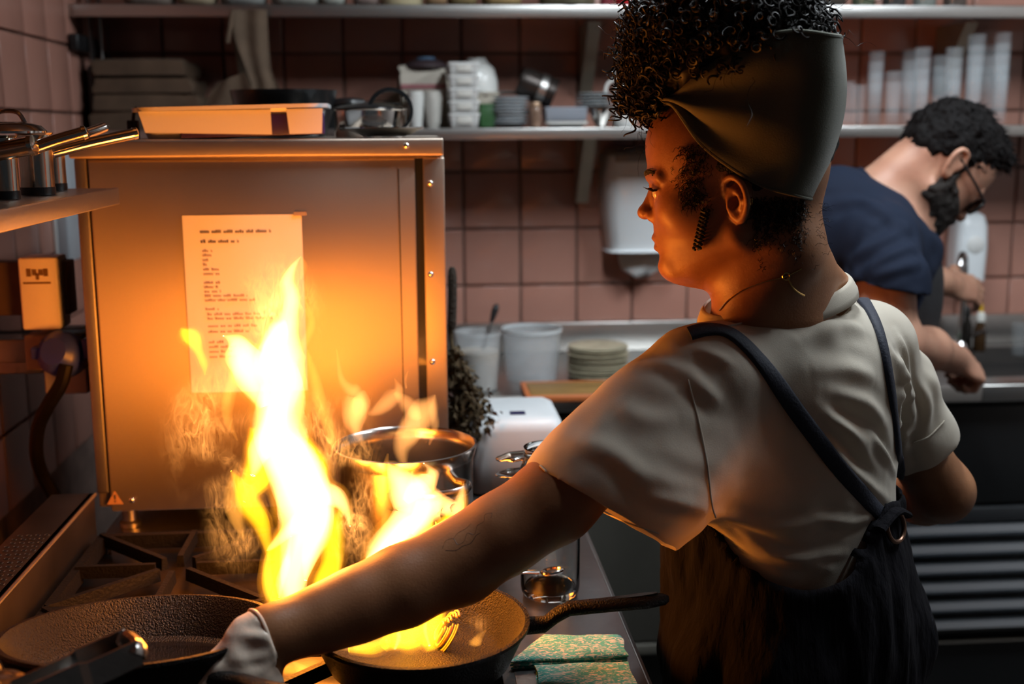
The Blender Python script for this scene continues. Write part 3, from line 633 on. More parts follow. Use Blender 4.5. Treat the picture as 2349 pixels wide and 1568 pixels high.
# hanging brown apron
t = thing('hanging_apron', 'brown apron hanging from the upper shelf over the folded cloths', 'apron', tuple(P(590, 240, 2.82)))
def cloth_sheet(name, rows, m, parent, th=.004, n=12, seed=1):
    """rows: list of (left_pt, right_pt) world points; sheet with soft folds"""
    r = np.random.default_rng(seed); V = []
    A = cr([q[0] for q in rows], 6); B = cr([q[1] for q in rows], 6)
    for k, (a, b) in enumerate(zip(A, B)):
        for i in range(n + 1):
            u = i / n; w = np.linalg.norm(b - a); V.append(a + (b - a) * u + np.array((0, -1, 0)) * w * .07 * math.sin(u * 9 + k * .12 + seed) * (1 if 0 < i < n else .6))
    V = np.array(V); N = len(V); V2 = V + np.array((0, th, 0)); R = len(A); m1 = n + 1; Fc = []
    for k in range(R - 1):
        for i in range(n):
            q = k * m1 + i; Fc.append((q, q + m1, q + m1 + 1, q + 1)); Fc.append((N + q, N + q + 1, N + q + m1 + 1, N + q + m1))
        Fc.append((k * m1, N + k * m1, N + (k + 1) * m1, (k + 1) * m1)); q = k * m1 + n; Fc.append((q, q + m1, N + q + m1, N + q))
    for i in range(n): Fc.append((i, i + 1, N + i + 1, N + i)); q = (R - 1) * m1 + i; Fc.append((q, N + q, N + q + 1, q + 1))
    return mesh(name, np.vstack([V, V2]), Fc, m, parent, True, True, 60)
APR = mat('apron_brown', (.15, .10, .065), .9, var=.25, vscale=18, bump=.12, bscale=60)
cloth_sheet('sheet', [(P(528, 22, 2.83), P(612, 22, 2.83)), (P(540, 90, 2.825), P(615, 90, 2.825)), (P(565, 160, 2.82), P(622, 160, 2.82)), (P(578, 200, 2.82), P(640, 200, 2.82)), (P(575, 242, 2.82), P(648, 242, 2.82))], APR, t)
cloth_sheet('lower_fold', [(P(500, 190, 2.815), P(560, 165, 2.815)), (P(480, 215, 2.815), P(580, 205, 2.81)), (P(470, 242, 2.815), P(600, 242, 2.81))], DCLOTH, t, seed=4)
tube('tie', cr([P(533, 25, 2.815), P(528, 60, 2.812), P(522, 98, 2.812)], 4), .005, APR, t, 8, world=True)
# black pan and blue lid further along
p = at(700, 2.95); t = thing('frying_pan', 'black frying pan lying on the wall shelf behind the food tub', 'frying pan', p)
lathe('pan', [(0, 0), (.075, 0), (.09, .035), (.112, .060), (.109, .061), (.086, .038), (.073, .004), (0, .003)], BLACKM, t, 48, M=Matrix.Rotation(.05, 4, 'Y')); tube('handle', cr([(.10, 0, .05), (.16, 0, .058), (.23, 0, .055)], 5), .009, BLACKM, t, 10)
p = at(980, 2.99); t = thing('shallow_bowl', 'dark shallow bowl with a blue base upside down on the cream packet', 'bowl', (p[0], 2.99, SH + .1465))
lathe('bowl', [(.02, .020), (.036, .018), (.052, .008), (.056, 0), (.053, 0), (.049, .007), (.034, .0155), (.02, .017)], mat('dark_bowl', (.035, .022, .025), .5), t, 40); lathe('base', [(0, .026), (.022, .026), (.026, .018), (0, .017)], mat('blue_base', (.06, .12, .2), .5), t, 30)
def ORD(i, n): return 'bottom' if i == 0 else 'top' if i == n - 1 else ['second lowest', 'third lowest', 'fourth lowest', 'fifth lowest', 'sixth lowest', 'seventh lowest', 'eighth lowest', 'ninth lowest', 'tenth lowest', 'eleventh lowest', 'twelfth lowest'][i - 1]
def stack(px, Y, n, mk, dz, labels, cat, name, group, z0=0., jit=.0015, parts=None):
    """n separate things one on the other"""
    p = at(px, Y); proto = None
    for i in range(n):
        if proto is None: proto = o = mk()
        else: o = dup(proto)
        o.location = (p[0] + random.uniform(-jit, jit), Y + random.uniform(-jit, jit), SH + z0 + i * dz); o.scale = (1, 1, 1) if 'tumbler' in name or 'cup' in name else (random.uniform(.93, 1.04),) * 2 + (1,); o.rotation_euler = (0, 0, random.uniform(0, 6))
        tag(o, labels if n == 1 else '%s %s' % (ORD(i, n), labels), cat, group)
    return proto
def cupmk(name, prof, m, foot=None):
    def f():
        t = thing(name, 'x', 'x'); lathe('body', prof, m, t, 36)
        if foot: lathe('foot', foot, m, t, 28)
        return t
    return f
# two columns of paper-banded cream cups and one large cup resting across
rcup = lambda r, h: [(0, 0), (r * .72, 0), (r * .75, .004), (r, h), (r - .003, h), (r * .7, .006), (0, .005)]
for ci, (px, lab) in enumerate([(955, 'left'), (995, 'right')]):
    stack(px, 2.90, 4, cupmk('paper_cup', rcup(.0205, .062), CERAM if ci == 0 else WPLASTD, [(.0, -.0), (.014, 0), (.014, .002), (0, .002)]), .0085, 'cream paper cup in the %s of two nested stacks beside the white tubs' % lab, 'cup', 'paper_cup', 'nested cups, %s stack' % lab)
p = at(975, 2.97); t = thing('cup_sleeve', 'cream packet with a pink stripe above the paper cups', 'packet', (p[0], 2.99, SH))
cloth_slab('packet', .056, .045, .138, mat('cream_packet', (.50, .45, .38), .7, var=.15), t, 3); bbox('stripe', (-.056, -.0475, .095), (.056, -.0455, .106), mat('pink_stripe', (.34, .13, .14), .7), t, 0)
# five square white tubs stacked
tm_ = []
p = at(1064, 2.89); zz = SH
for i in range(5):
    t = thing('square_tub', ['white square tub at the bottom of the five-tub tower', 'white square tub second from the bottom of the tower', 'white square tub in the middle of the five-tub tower', 'white square tub second from the top of the tower', 'white square tub on top of the five-tub tower'][i], 'tub', (p[0], 2.89, zz), group='tower of white square tubs')
    h = .036 if i == 0 else .030; w = 34 * 2.89 / F
    rtub('tub', w, w, .008, h - .001, .004, WPLAST, t, .0018); bbox('label_panel', (-w * .45, -w - .0008, h * .25), (w * .5, -w + .002, h * .75), WPLASTD, t, .001); zz += h - .0005
p = at(1095, 3.02); t = thing('white_bowl', 'large white bowl turned upside down behind the tub tower', 'bowl', (p[0], 3.02, SH + .088))
lathe('bowl', [(0, .078), (.022, .078), (.028, .074), (.044, .058), (.052, .03), (.0535, 0), (.050, 0), (.048, .03), (.04, .054), (0, .072)], CERAM, t, 48); lathe('foot', [(.018, .083), (.024, .083), (.026, .076), (.018, .077)], CERAM, t, 32)
p = at(1095, 3.02); t = thing('storage_box', 'plain box behind the tub tower carrying the white bowl', 'box', (p[0], 3.02, SH)); bbox('box', (-.05, -.05, 0), (.05, .05, .082), mat('box_cream', (.42, .37, .30), .7), t, .004); bbox('box_lid', (-.053, -.053, .078), (.053, .053, .087), mat('box_cream', (.5, .5, .5)), t, .004)
p = at(1117, 2.93); t = thing('green_box', 'small green box between the white tubs and grey plates', 'box', p); bbox('box', (-.018, -.02, 0), (.02, .02, .056), mat('green_plastic', (.03, .10, .03), .5), t, .004); bbox('lid', (-.019, -.021, .05), (.021, .021, .058), mat('green_plastic', (.03, .1, .03)), t, .003)
# grey plate stacks
plate = lambda r, h: [(0, 0), (r * .55, 0), (r * .6, .003), (r * .98, h), (r, h + .001), (r * .97, h + .002), (r * .58, .005), (0, .004)]
def platemk(name, r, h, m):
    def f():
        t = thing(name, 'x', 'x'); lathe('dish', plate(r, h), m, t, 44); lathe('foot_ring', [(r * .45, -.001), (r * .52, -.001), (r * .52, .002), (r * .45, .002)], m, t, 32); return t
    return f
stack(1172, 2.93, 9, platemk('grey_plate', .049, .009, GREYC), .0078, 'small grey plate in the stack beside the white tub tower', 'plate', 'grey_plate', 'stack of small grey plates', .001, .002)
# tilted dark pot with steel band, long dark handle
p = P(1230, 212, 2.99); t = thing('milk_pan', 'dark little milk pan lying tilted on the grey plates', 'pan', (p[0], 2.99, SH + .075))
Mx = Matrix.Translation((0, 0, .024)) @ Matrix.Rotation(math.radians(112), 4, 'Y')
DKM = mat('dark_pan', (.04, .032, .028), .35, .6)
lathe('pan', [(0, -.045), (.034, -.045), (.038, -.03), (.038, .045), (.040, .047), (.036, .047), (.034, -.035), (0, -.040)], DKM, t, 36, M=Mx); lathe('band', [(.0385, .004), (.0402, .006), (.0402, .022), (.0385, .024)], STEEL, t, 36, M=Mx)
a = P(1110, 218, 2.97) - np.array(t.location); tube('handle', [a, (a + np.array((-.045, 0, .02))) / 2 + np.array((.01, 0, 0)), np.array((-.035, 0, .01))], .004, DKM, t)
p = at(1228, 2.89); t = thing('spice_jar', 'little spice jar with copper band at the edge of the wall shelf', 'jar', p); lathe('jar', [(0, 0), (.013, 0), (.014, .004), (.014, .044), (.011, .05), (0, .05)], mat('spice_glass', (.32, .2, .14), .15, var=.5, vscale=40), t, 28); lathe('lid', [(0, .06), (.013, .06), (.014, .057), (.014, .049), (0, .049)], mat('copper_lid', (.45, .3, .2), .4, .7), t, 28)
# grey rectangular tray on white dish
p = at(1296, 2.92); t = thing('white_dish', 'long white dish under the grey rectangular tray', 'dish', p); rtub('dish', .050, .035, .012, .014, .008, CERAM, t, .003); bbox('foot', (-.03, -.02, -.0004), (.03, .02, .003), CERAM, t, .001)
t = thing('grey_tray', 'grey blue rectangular tray resting on the white dish', 'tray', (p[0], 2.93, SH + .015)); rtub('tray', .052, .036, .006, .034, .002, mat('grey_blue', (.30, .33, .38), .5), t, .001); bbox('inner_base', (-.046, -.03, .005), (.046, .03, .007), mat('grey_blue', (.3, .33, .38)), t, .001)
# glass bowls nested, right
bowl = lambda r, h: [(0, 0), (r * .4, 0), (r * .45, .003), (r * .8, h * .5), (r, h), (r - .002, h), (r * .76, h * .5), (r * .4, .005), (0, .004)]
stack(1378, 2.92, 1, cupmk('steel_bowl', bowl(.030, .044), CHROME, [(.010, -.0005), (.014, -.0005), (.014, .002), (.01, .002)]), 0, 'polished steel bowl at the bottom of the leaning pile beside the curls', 'bowl', 'steel_bowl', None)
stack(1362, 2.93, 5, platemk('glass_saucer', .046, .006, mat('saucer_glass', (.42, .45, .46), .15, coat=.5)), .0075, 'shiny saucer in the pile on the polished steel bowl', 'saucer', 'glass_saucer', 'pile of shiny saucers', .045, .004)
p = at(1432, 2.93); t = thing('jug', 'pale jug half hidden behind the cook\'s curls', 'jug', p); lathe('jug', [(0, 0), (.026, 0), (.03, .01), (.028, .08), (.024, .12), (.027, .138), (.024, .138), (.021, .12), (.025, .01), (0, .006)], CERAM, t, 36); tube('handle', cr([(-.026, 0, .115), (-.045, 0, .1), (-.046, 0, .06), (-.028, 0, .04)], 5), .004, CERAM, t)
# tumblers: nested columns of glasses on the right
tum = lambda r, h: [(0, 0), (r * .74, 0), (r * .78, .003), (r, h), (r - .0022, h), (r * .72, .010), (0, .009)]
cols = [(1912, 2.89, 1, .020, .105), (1965, 2.89, 1, .021, .098), (2003, 2.96, 4, .021, .105), (2045, 2.89, 2, .022, .105), (2080, 2.98, 4, .022, .11), (2108, 2.89, 4, .021, .11), (2150, 2.95, 3, .022, .12), (2180, 2.89, 4, .022, .11), (2228, 2.89, 5, .023, .115), (2262, 2.96, 4, .022, .12), (2288, 2.90, 5, .021, .12), (1940, 2.98, 1, .022, .11)]
ords = ['leftmost', 'second', 'third', 'fourth', 'fifth', 'sixth', 'seventh', 'eighth', 'ninth', 'tenth', 'last']
for ci, (px, Y, n, r, h) in enumerate(sorted(cols)):
    which = ['leftmost', 'second', 'third', 'fourth', 'fifth', 'sixth', 'seventh', 'eighth', 'ninth', 'tenth', 'eleventh', 'rightmost'][ci]
    one = n == 1
    stack(px, Y, n, cupmk('glass_tumbler', tum(r, h), TUMB, [(0, -.0004), (r * .6, -.0004), (r * .7, .002), (0, .003)]), .026,
          ('single clear tumbler, %s along the row of glasses' if one else 'clear tumbler in the %s column of glasses on the wall shelf') % which, 'glass', 'glass_tumbler', 'tumblers in the %s column' % which, .0006, .0008)
# ---------------------------------------------------------------- upper shelf goods (only their bases show)
UZ = S2b + .0005
def atu(px, Y): return np.array((P(px, 10, Y)[0], Y, UZ))
def bag(px, hw, h, col, lab, Y=2.92, name='food_bag', cat='bag', rough=.6):
    p = atu(px, Y); t = thing(name, lab, cat, p); w = hw * Y / F
    m = mat('bag_%d' % px, col, rough, var=.3, vscale=25, bump=.2, bscale=25)
    V, Fc, mm = rbox_loft(w, .055, min(w, .055) * .7, [(.016, 0), (.003, .008), (0, h * .35), (.004, h * .7), (min(w, .055) * .5, h)]); Fc.append(tuple(range(mm))[::-1]); Fc.append(tuple(4 * mm + i for i in range(mm)))
    mesh('bag', V, Fc, m, t, True, False, 60); bbox('fold', (-w * .5, -.012, h - .004), (w * .5, .012, h + .03), m, t, .004)
bag(345, 55, .13, (.30, .24, .2), 'dull cloth bag at the left end of the upper shelf'); bag(455, 42, .12, (.55, .45, .3), 'cream bag with a white base beside the dull cloth bag on the upper shelf')
bag(560, 50, .14, (.36, .37, .35), 'grey plastic bag above the hanging apron'); bag(680, 55, .12, (.42, .42, .38), 'pale sack right of the grey plastic bag on the upper shelf'); bag(765, 28, .12, (.55, .58, .52), 'white packet in the middle of the pale upper shelf bags')
bag(840, 30, .13, (.34, .25, .22), 'pinkish brown packet beside the cream tub'); bag(1000, 26, .12, (.45, .28, .15), 'tan paper bag right of the cream tub'); bag(1060, 34, .11, (.30, .22, .1), 'brown sack left of the yellow flour bag'); bag(1150, 45, .12, (.50, .35, .16), 'yellow flour bag beside the dark glass jar'); bag(1895, 40, .12, (.06, .05, .04), 'dark bag right of the curls on the upper shelf')
def utub(px, rpx, h, m, lab, name='tub', lm=None, Y=2.91):
    p = atu(px, Y); r = rpx * Y / F; t = thing(name, lab, 'tub' if 'tub' in name else 'jar', p)
    lathe('body', [(0, 0), (r * .92, 0), (r * .96, .003), (r, h), (r * .9, h), (0, h - .003)], m, t, 36); lathe('lid', [(0, h + .012), (r * 1.0, h + .012), (r * 1.03, h + .008), (r * 1.03, h - .004), (0, h - .003)], lm or m, t, 36)
utub(922, 50, .11, mat('cream_tub', (.52, .45, .28), .5), 'cream tub on the upper shelf above the round sieve', 'round_tub')
utub(1300, 66, .12, mat('olive_glass', (.12, .11, .07), .2, var=.5, vscale=20), 'dark olive glass jar on the upper shelf', 'glass_jar', STEELD)
utub(1442, 32, .1, mat('red_tub', (.55, .02, .03), .4), 'red tub on the upper shelf beside the curls', 'round_tub'); utub(1392, 16, .1, mat('maroon_tub', (.2, .03, .04), .4), 'narrow maroon jar left of the red tub', 'slim_jar')
for px, c, lab in [(1980, (.1, .12, .08), 'green glass bottle on the upper shelf above the tumblers, first of four'), (2050, (.05, .05, .05), 'black bottle on the upper shelf above the tumblers'), (2120, (.2, .22, .2), 'grey glass bottle on the upper shelf above the tumblers'), (2190, (.09, .07, .06), 'brown bottle at the right end of the upper shelf')]:
    p = atu(px, 2.9); t = thing('bottle', lab, 'bottle', p); lathe('body', [(0, 0), (.026, 0), (.028, .004), (.028, .12), (.012, .16), (.011, .2), (0, .2)], mat('bottle_%d' % px, c, .15, coat=.4), t, 28); lathe('cap', [(0, .212), (.0125, .212), (.013, .195), (0, .195)], BLACKP, t, 20)
# ---------------------------------------------------------------- wall items
a, c = P(1388, 645, 3.0), P(1580, 338, 3.0)
t = thing('towel_dispenser', 'white paper towel dispenser on the pink tiles beside the cook\'s face', 'dispenser', ((a[0] + c[0]) / 2, WY - .010, P(1400, 583, 3.0)[2])); w = (c[0] - a[0]) / 2; h = P(1400, 338, 3.0)[2] - t.location.z
lv = [(0, .012, 0.0), (.02, .02, .0), (.35, .006, 0), (.7, 0, 0), (.93, .004, 0), (1, .02, 0)]
V = []; k = 9
for f, ins, _ in lv:
    ww = w - ins; dd = .13 - ins * 1.5
    for i in range(k): q = PI * i / (k - 1); V.append((-ww * math.copysign(abs(math.cos(q)) ** .45, math.cos(q)), -dd * abs(math.sin(q)) ** .45, f * h))
Fc = [(i * k + j, i * k + j + 1, (i + 1) * k + j + 1, (i + 1) * k + j) for i in range(len(lv) - 1) for j in range(k - 1)] + [tuple(range(k))[::-1], tuple((len(lv) - 1) * k + j for j in range(k))] + [(i * k, (i + 1) * k, (i + 1) * k + k - 1, i * k + k - 1) for i in range(len(lv) - 1)]
mesh('cover', V, Fc, mat('dispenser_white', (.80, .84, .86), .3, coat=.3), t, True, False, 40)
tz_ = P(1480, 645, 2.95)[2] - t.location.z
V = []; 
for i, (z, f) in enumerate([(0.0, .62), (tz_ * .5, .55), (tz_ * .8, .48), (tz_, .25)]):
    for j in range(7): u = j / 6 * 2 - 1; V.append((u * w * f + w * .05, -.05 - .01 * math.sin(u * 3 + i), z - (.010 * (1 - u * u) if i == 3 else 0)))
o = mesh('paper_towel', V, [(i * 7 + j, i * 7 + j + 1, (i + 1) * 7 + j + 1, (i + 1) * 7 + j) for i in range(3) for j in range(6)], mat('towel_paper', (.72, .74, .74), .9), t, True); sm = o.modifiers.new('s', 'SOLIDIFY'); sm.thickness = .002
bbox('window', (-w * .75, -.128, h * .86), (w * .8, -.11, h * .95), mat('smoke_grey', (.22, .2, .18), .3), t, .004)
a, c = P(2192, 650, 3.05), P(2276, 487, 3.05); t = thing('soap_dispenser', 'white soap dispenser on the tiles behind the tap', 'dispenser', ((a[0] + c[0]) / 2, WY - .01, a[2])); w = (c[0] - a[0]) / 2; h = c[2] - a[2]
V, Fc, mm = rbox_loft(w, .05, .03, [(.012, 0), (.003, .006), (0, h * .5), (.003, h * .8), (.012, h * .95), (.028, h)]); Fc.append(tuple(range(mm))[::-1]); Fc.append(tuple(5 * mm + i for i in range(mm)))
V = [(x, y - .05, z) for x, y, z in V]; mesh('case', V, Fc, mat('dispenser_white', (.6, .6, .6)), t, True, False, 50); lathe('push_pad', [(0, .004), (.018, .003), (.024, 0), (0, 0)], WPLAST, t, 28, M=Matrix.Translation((0, -.1, h * .55)) @ Matrix.Rotation(PI / 2, 4, 'X'))
# ---------------------------------------------------------------- on the back counter
CT = BCZ + .0005
def ctr(px, py): return PZ(px, py, CT)
p = ctr(1098, 893); t = thing('yoghurt_tub', 'cloudy plastic tub with a spoon in it beside the oven', 'tub', p); r = 52 * p[1] / F; h = 140 * p[1] / F
lathe('tub', [(0, 0), (r * .82, 0), (r * .85, .003), (r, h - .01), (r * 1.05, h - .01), (r * 1.06, h), (r * .98, h), (r * .82, .005), (0, .004)], CLEARP, t, 40); lathe('contents', [(0, .004), (r * .80, .004), (r * .93, h * .66), (r * .4, h * .7), (0, h * .68)], mat('cream_food', (.62, .55, .46), .6, var=.2), t, 32)
a, c = P(1108, 800, p[1]), P(1140, 697, p[1] + .03); o = tube('spoon_handle', cr([a, (a + c) / 2 + np.array((.003, 0, 0)), c], 4), [.003] * 9, STEELD, None, 8); 
bpy.data.objects.remove(o)
t = thing('spoon', 'spoon with a dark handle standing in the cloudy plastic tub', 'spoon', tuple(a)); tube('shaft', [a, (a * .4 + c * .6)], .0035, STEELD, t, 8, world=True); m_ = a * .4 + c * .6; tube('grip', cr([m_, (m_ + c) / 2, c], 4), [.004, .005, .006, .007, .0075, .008, .008, .006, .003], BLACKP, t, 10, world=True)
p = ctr(1220, 868); t = thing('clear_container', 'round clear plastic container between the tub and the cream plates', 'container', p); r = 68 * p[1] / F; h = 118 * p[1] / F
lathe('container', [(0, 0), (r * .86, 0), (r * .88, .003), (r, h - .008), (r * 1.03, h - .008), (r * 1.03, h), (r * .98, h), (r * .85, .005), (0, .004)], CLEARP, t, 48); lathe('rim', [(r * 1.0, h - .003), (r * 1.04, h - .003), (r * 1.04, h + .003), (r * 1.0, h + .003), (r * 1.0, h - .003)], mat('rim_plastic', (.7, .75, .77), .25), t, 48)
p = ctr(1371, 862); r = 73 * p[1] / F; n = 13; hz = (862 - 22 - 768) * p[1] / F / n
CP = platemk('cream_plate', r, hz * .85, CREAM); proto = None
for i in range(n):
    o = CP() if proto is None else dup(proto); proto = proto or o
    o.location = (p[0] + random.uniform(-.001, .001), p[1] + random.uniform(-.001, .001), CT + .002 + i * hz); o.scale = (random.uniform(.955, 1.02),) * 2 + (1,); o.rotation_euler = (0, 0, random.uniform(0, 6))
    tag(o, ORD(i, n) + ' cream plate in the stack by the cutting board', 'plate', 'stack of cream plates')
cb = [ctr(1183, 862), ctr(1425, 850), ctr(1428, 918), ctr(1205, 921)]
WOODB = mat('board_wood', (.34, .19, .06), .5, var=.4, vscale=9, stretch=(1, 8, 1)); ORG = mat('orange_edge', (.60, .17, .05), .45)
t = thing('cutting_board', 'wooden cutting board with orange edging on the back counter', 'cutting board', (cb[3][0], cb[3][1] + .05, CT)); x0, x1 = 0, cb[2][0] - cb[3][0] + .12
bbox('board', (x0 + .012, -.055, .0), (x1 - .012, .075, .016), WOODB, t, .003); bbox('edge', (x0, -.067, 0), (x1, -.055, .016), ORG, t, .003); bbox('edge', (x0, .075, 0), (x1, .087, .016), ORG, t, .003); bbox('edge', (x0, -.055, 0), (x0 + .012, .075, .016), ORG, t, .003)
# white bin beside the oven
a, c = P(1072, 1250, 2.12), P(1262, 985, 2.12)
t = thing('white_bin', 'white plastic bin with a dark blue mark between stockpot and sleeve', 'bin', (.165, 2.14, SZ)); BW = mat('bin_white', (.68, .72, .74), .4, var=.08, vscale=10)
V, Fc, mm = rbox_loft(.088, .10, .028, [(.012, 0), (.004, .006), (0, .06), (-.002, .118), (.004, .134), (.018, .141)]); Fc.append(tuple(range(mm))[::-1]); Fc.append(tuple(5 * mm + i for i in range(mm))); mesh('body', V, Fc, BW, t, True, False, 60)
bbox('mark', (-.006, -.060, .1412), (.022, -.035, .1422), mat('navy_mark', (.01, .012, .06), .4), t, 0); bbox('rim', (-.089, -.101, .112), (.089, .101, .118), BW, t, .003)
# dried herb bunch hanging by the oven side
HB = mat('dried_herb', (.045, .028, .012), .85, var=.6, vscale=60, col2=(.12, .08, .035))
hc = P(1084, 905, 2.06); t = thing('herb_bunch', 'dark bunch of dried herbs hanging beside the oven', 'herbs', tuple(P(1050, 1000, 2.06)))
b = MB(); r_ = np.random.default_rng(5); base = P(1040, 800, 2.06)
for i in range(1300):
    f = r_.random() ** .7; yy = 790 + f * 205; hw = 8 + 46 * min(1, (f * 1.25)) * (1 if f < .9 else .7); cxp = 1038 + f * 46; px = cxp + r_.normal(0, .55) * hw
    c = P(px, yy, 2.06 + r_.normal(0, .018)); d = np.array((r_.normal(0, .6) + .3 * (px > cxp), r_.normal(0, .4), -1 + r_.normal(0, .6))); d /= np.linalg.norm(d); s = np.cross(d, r_.normal(size=3)); s /= np.linalg.norm(s); L = r_.uniform(.008, .020); wd = L * .30; up_ = np.cross(d, s) * wd * .4
    b.add([c, c + d * L * .5 + s * wd + up_, c + d * L, c + d * L * .5 - s * wd + up_], [(0, 1, 2), (0, 2, 3)])
tag(b.build('leaves', HB, t, False, True), kind='stuff')
for i in range(5): tube('stem', cr([P(1035, 690, 2.07) + r_.normal(0, .002, 3), P(1037, 780, 2.07) + r_.normal(0, .003, 3), P(1050 + i * 10, 880 + 12 * i, 2.06) + r_.normal(0, .004, 3)], 5), .0022, HB, t, 6, world=True)
tube('binding', cr([P(1037, 612, 2.06), P(1038, 680, 2.06), P(1036, 756, 2.06)], 5), [.004, .007, .008, .008, .008, .008, .008, .008, .008, .008, .005], mat('dark_binding', (.03, .022, .015), .9, bump=.5, bscale=150), t, 10, world=True)
# sink side: tap, bottles, glass
CHROMET = mat('tap_chrome', (.6, .6, .6), .12, 1)
p = ctr(2282, 838); t = thing('kitchen_tap', 'chrome gooseneck tap at the sink', 'tap', (p[0], 2.99, CT)); sc = 2.99 / F
zt_ = P(2265, 578, 2.99)[2] - CT
tube('spout', cr([(0, 0, .02), (0, 0, zt_ * .55), (-.004, -.005, zt_ * .88), (-.016, -.02, zt_ * .99), (-.034, -.045, zt_ * .97), (-.042, -.06, zt_ * .88), (-.043, -.062, zt_ * .76)], 6), .0085, CHROMET, t, 14)
lathe('base', [(0, 0), (.022, 0), (.024, .004), (.020, .02), (.012, .03), (0, .03)], CHROMET, t, 28); tube('lever', [(.015, 0, .035), (.035, -.01, .05), (.06, -.02, .062)], .005, CHROMET, t, 10)
for px, py, h, c, lab, cap in [(2200, 862, .10, (.012, .010, .008), 'slim black bottle beside the tap', (.01, .01, .01)), (2233, 862, .085, (.05, .025, .01), 'brown bottle with a white and yellow cap beside the tap', (.75, .75, .7))]:
    p = P(px, 800, 3.02); t = thing('soap_bottle', lab, 'bottle', (p[0], 2.99, CT)); lathe('body', [(0, 0), (.015, 0), (.0165, .004), (.0165, h * .7), (.007, h), (0, h)], mat('bt%d' % px, c, .2, coat=.3), t, 24); lathe('cap', [(0, h + .022), (.007, h + .022), (.012, h + .012), (.012, h - .004), (0, h - .004)], mat('cap%d' % px, cap, .4), t, 20)
    if px == 2233: lathe('nozzle', [(0, h + .045), (.003, h + .044), (.006, h + .022), (0, h + .022)], mat('yellow_cap', (.7, .4, .02), .4), t, 16)
p = P(2330, 800, 2.95); t = thing('drinking_glass', 'clear glass right of the tap by the sink', 'glass', (p[0], 2.93, CT)); lathe('glass', tum(.026, .085), TUMB, t, 36); lathe('base', [(0, -.0003), (.017, -.0003), (.018, .003), (0, .003)], TUMB, t, 24)
p = P(2138, 760, 3.0); t = thing('green_sponge', 'green sponge behind the man\'s elbow on the back counter', 'sponge', (p[0], 3.0, CT)); bbox('pad', (-.03, -.03, 0), (.03, .03, .03), mat('sponge_green', (.10, .30, .06), .9, bump=.3, bscale=80), t, .006); bbox('scourer', (-.03, -.03, .03), (.03, .03, .036), mat('scourer', (.04, .14, .05), .9, bump=.4, bscale=120), t, .002)
# ---------------------------------------------------------------- bench strip by the cook: jar, cloths, spoon, tongs in the hand
jp = PZ(1262, 1358, SZ + .0005); r = 72 * jp[1] / F; h = .215
t = thing('glass_jar', 'tall clear glass jar on the bench behind the cook\'s forearm', 'jar', tuple(jp))
lathe('jar', [(0, 0), (r * .9, 0), (r * .98, .006), (r, .014), (r, h * .86), (r * .84, h * .93), (r * .84, h * .98), (r * .88, h), (r * .80, h), (r * .79, h * .93), (r * .95, h * .85), (r * .955, .018), (r * .9, .010), (0, .009)], GLASS, t, 64); lathe('thread', [(r * .85, h * .945), (r * .89, h * .95), (r * .89, h * .96), (r * .85, h * .965)], GLASS, t, 64)
tube('grip', cr([(r * .98, 0, h * .8), (r * 1.25, .0, h * .74), (r * 1.27, 0, h * .5), (r * 1.0, 0, h * .4)], 5), .005, GLASS, t, 10)
a, c = P(1150, 1322, 1.50), P(1285, 1308, 1.53)
t = thing('spatula', 'steel utensil with a ringed handle end resting over the burning pan', 'utensil', tuple((a + c) / 2)); d = (c - a); d /= np.linalg.norm(d)
tube('shaft', cr([P(1010, 1420, 1.47), a, P(1235, 1311, 1.51)], 5), [.003] * 3 + [.0045] * 4 + [.006] * 4, CHROME, t, 8, world=True, flat=.4)
tube('ring', [P(1268, 1309, 1.525) + np.array((.014 * math.cos(q), .009 * math.sin(q), .002 * math.cos(q))) for q in np.linspace(0, 2 * PI, 18, endpoint=False)], .003, CHROME, t, 8, world=True, closed=True)
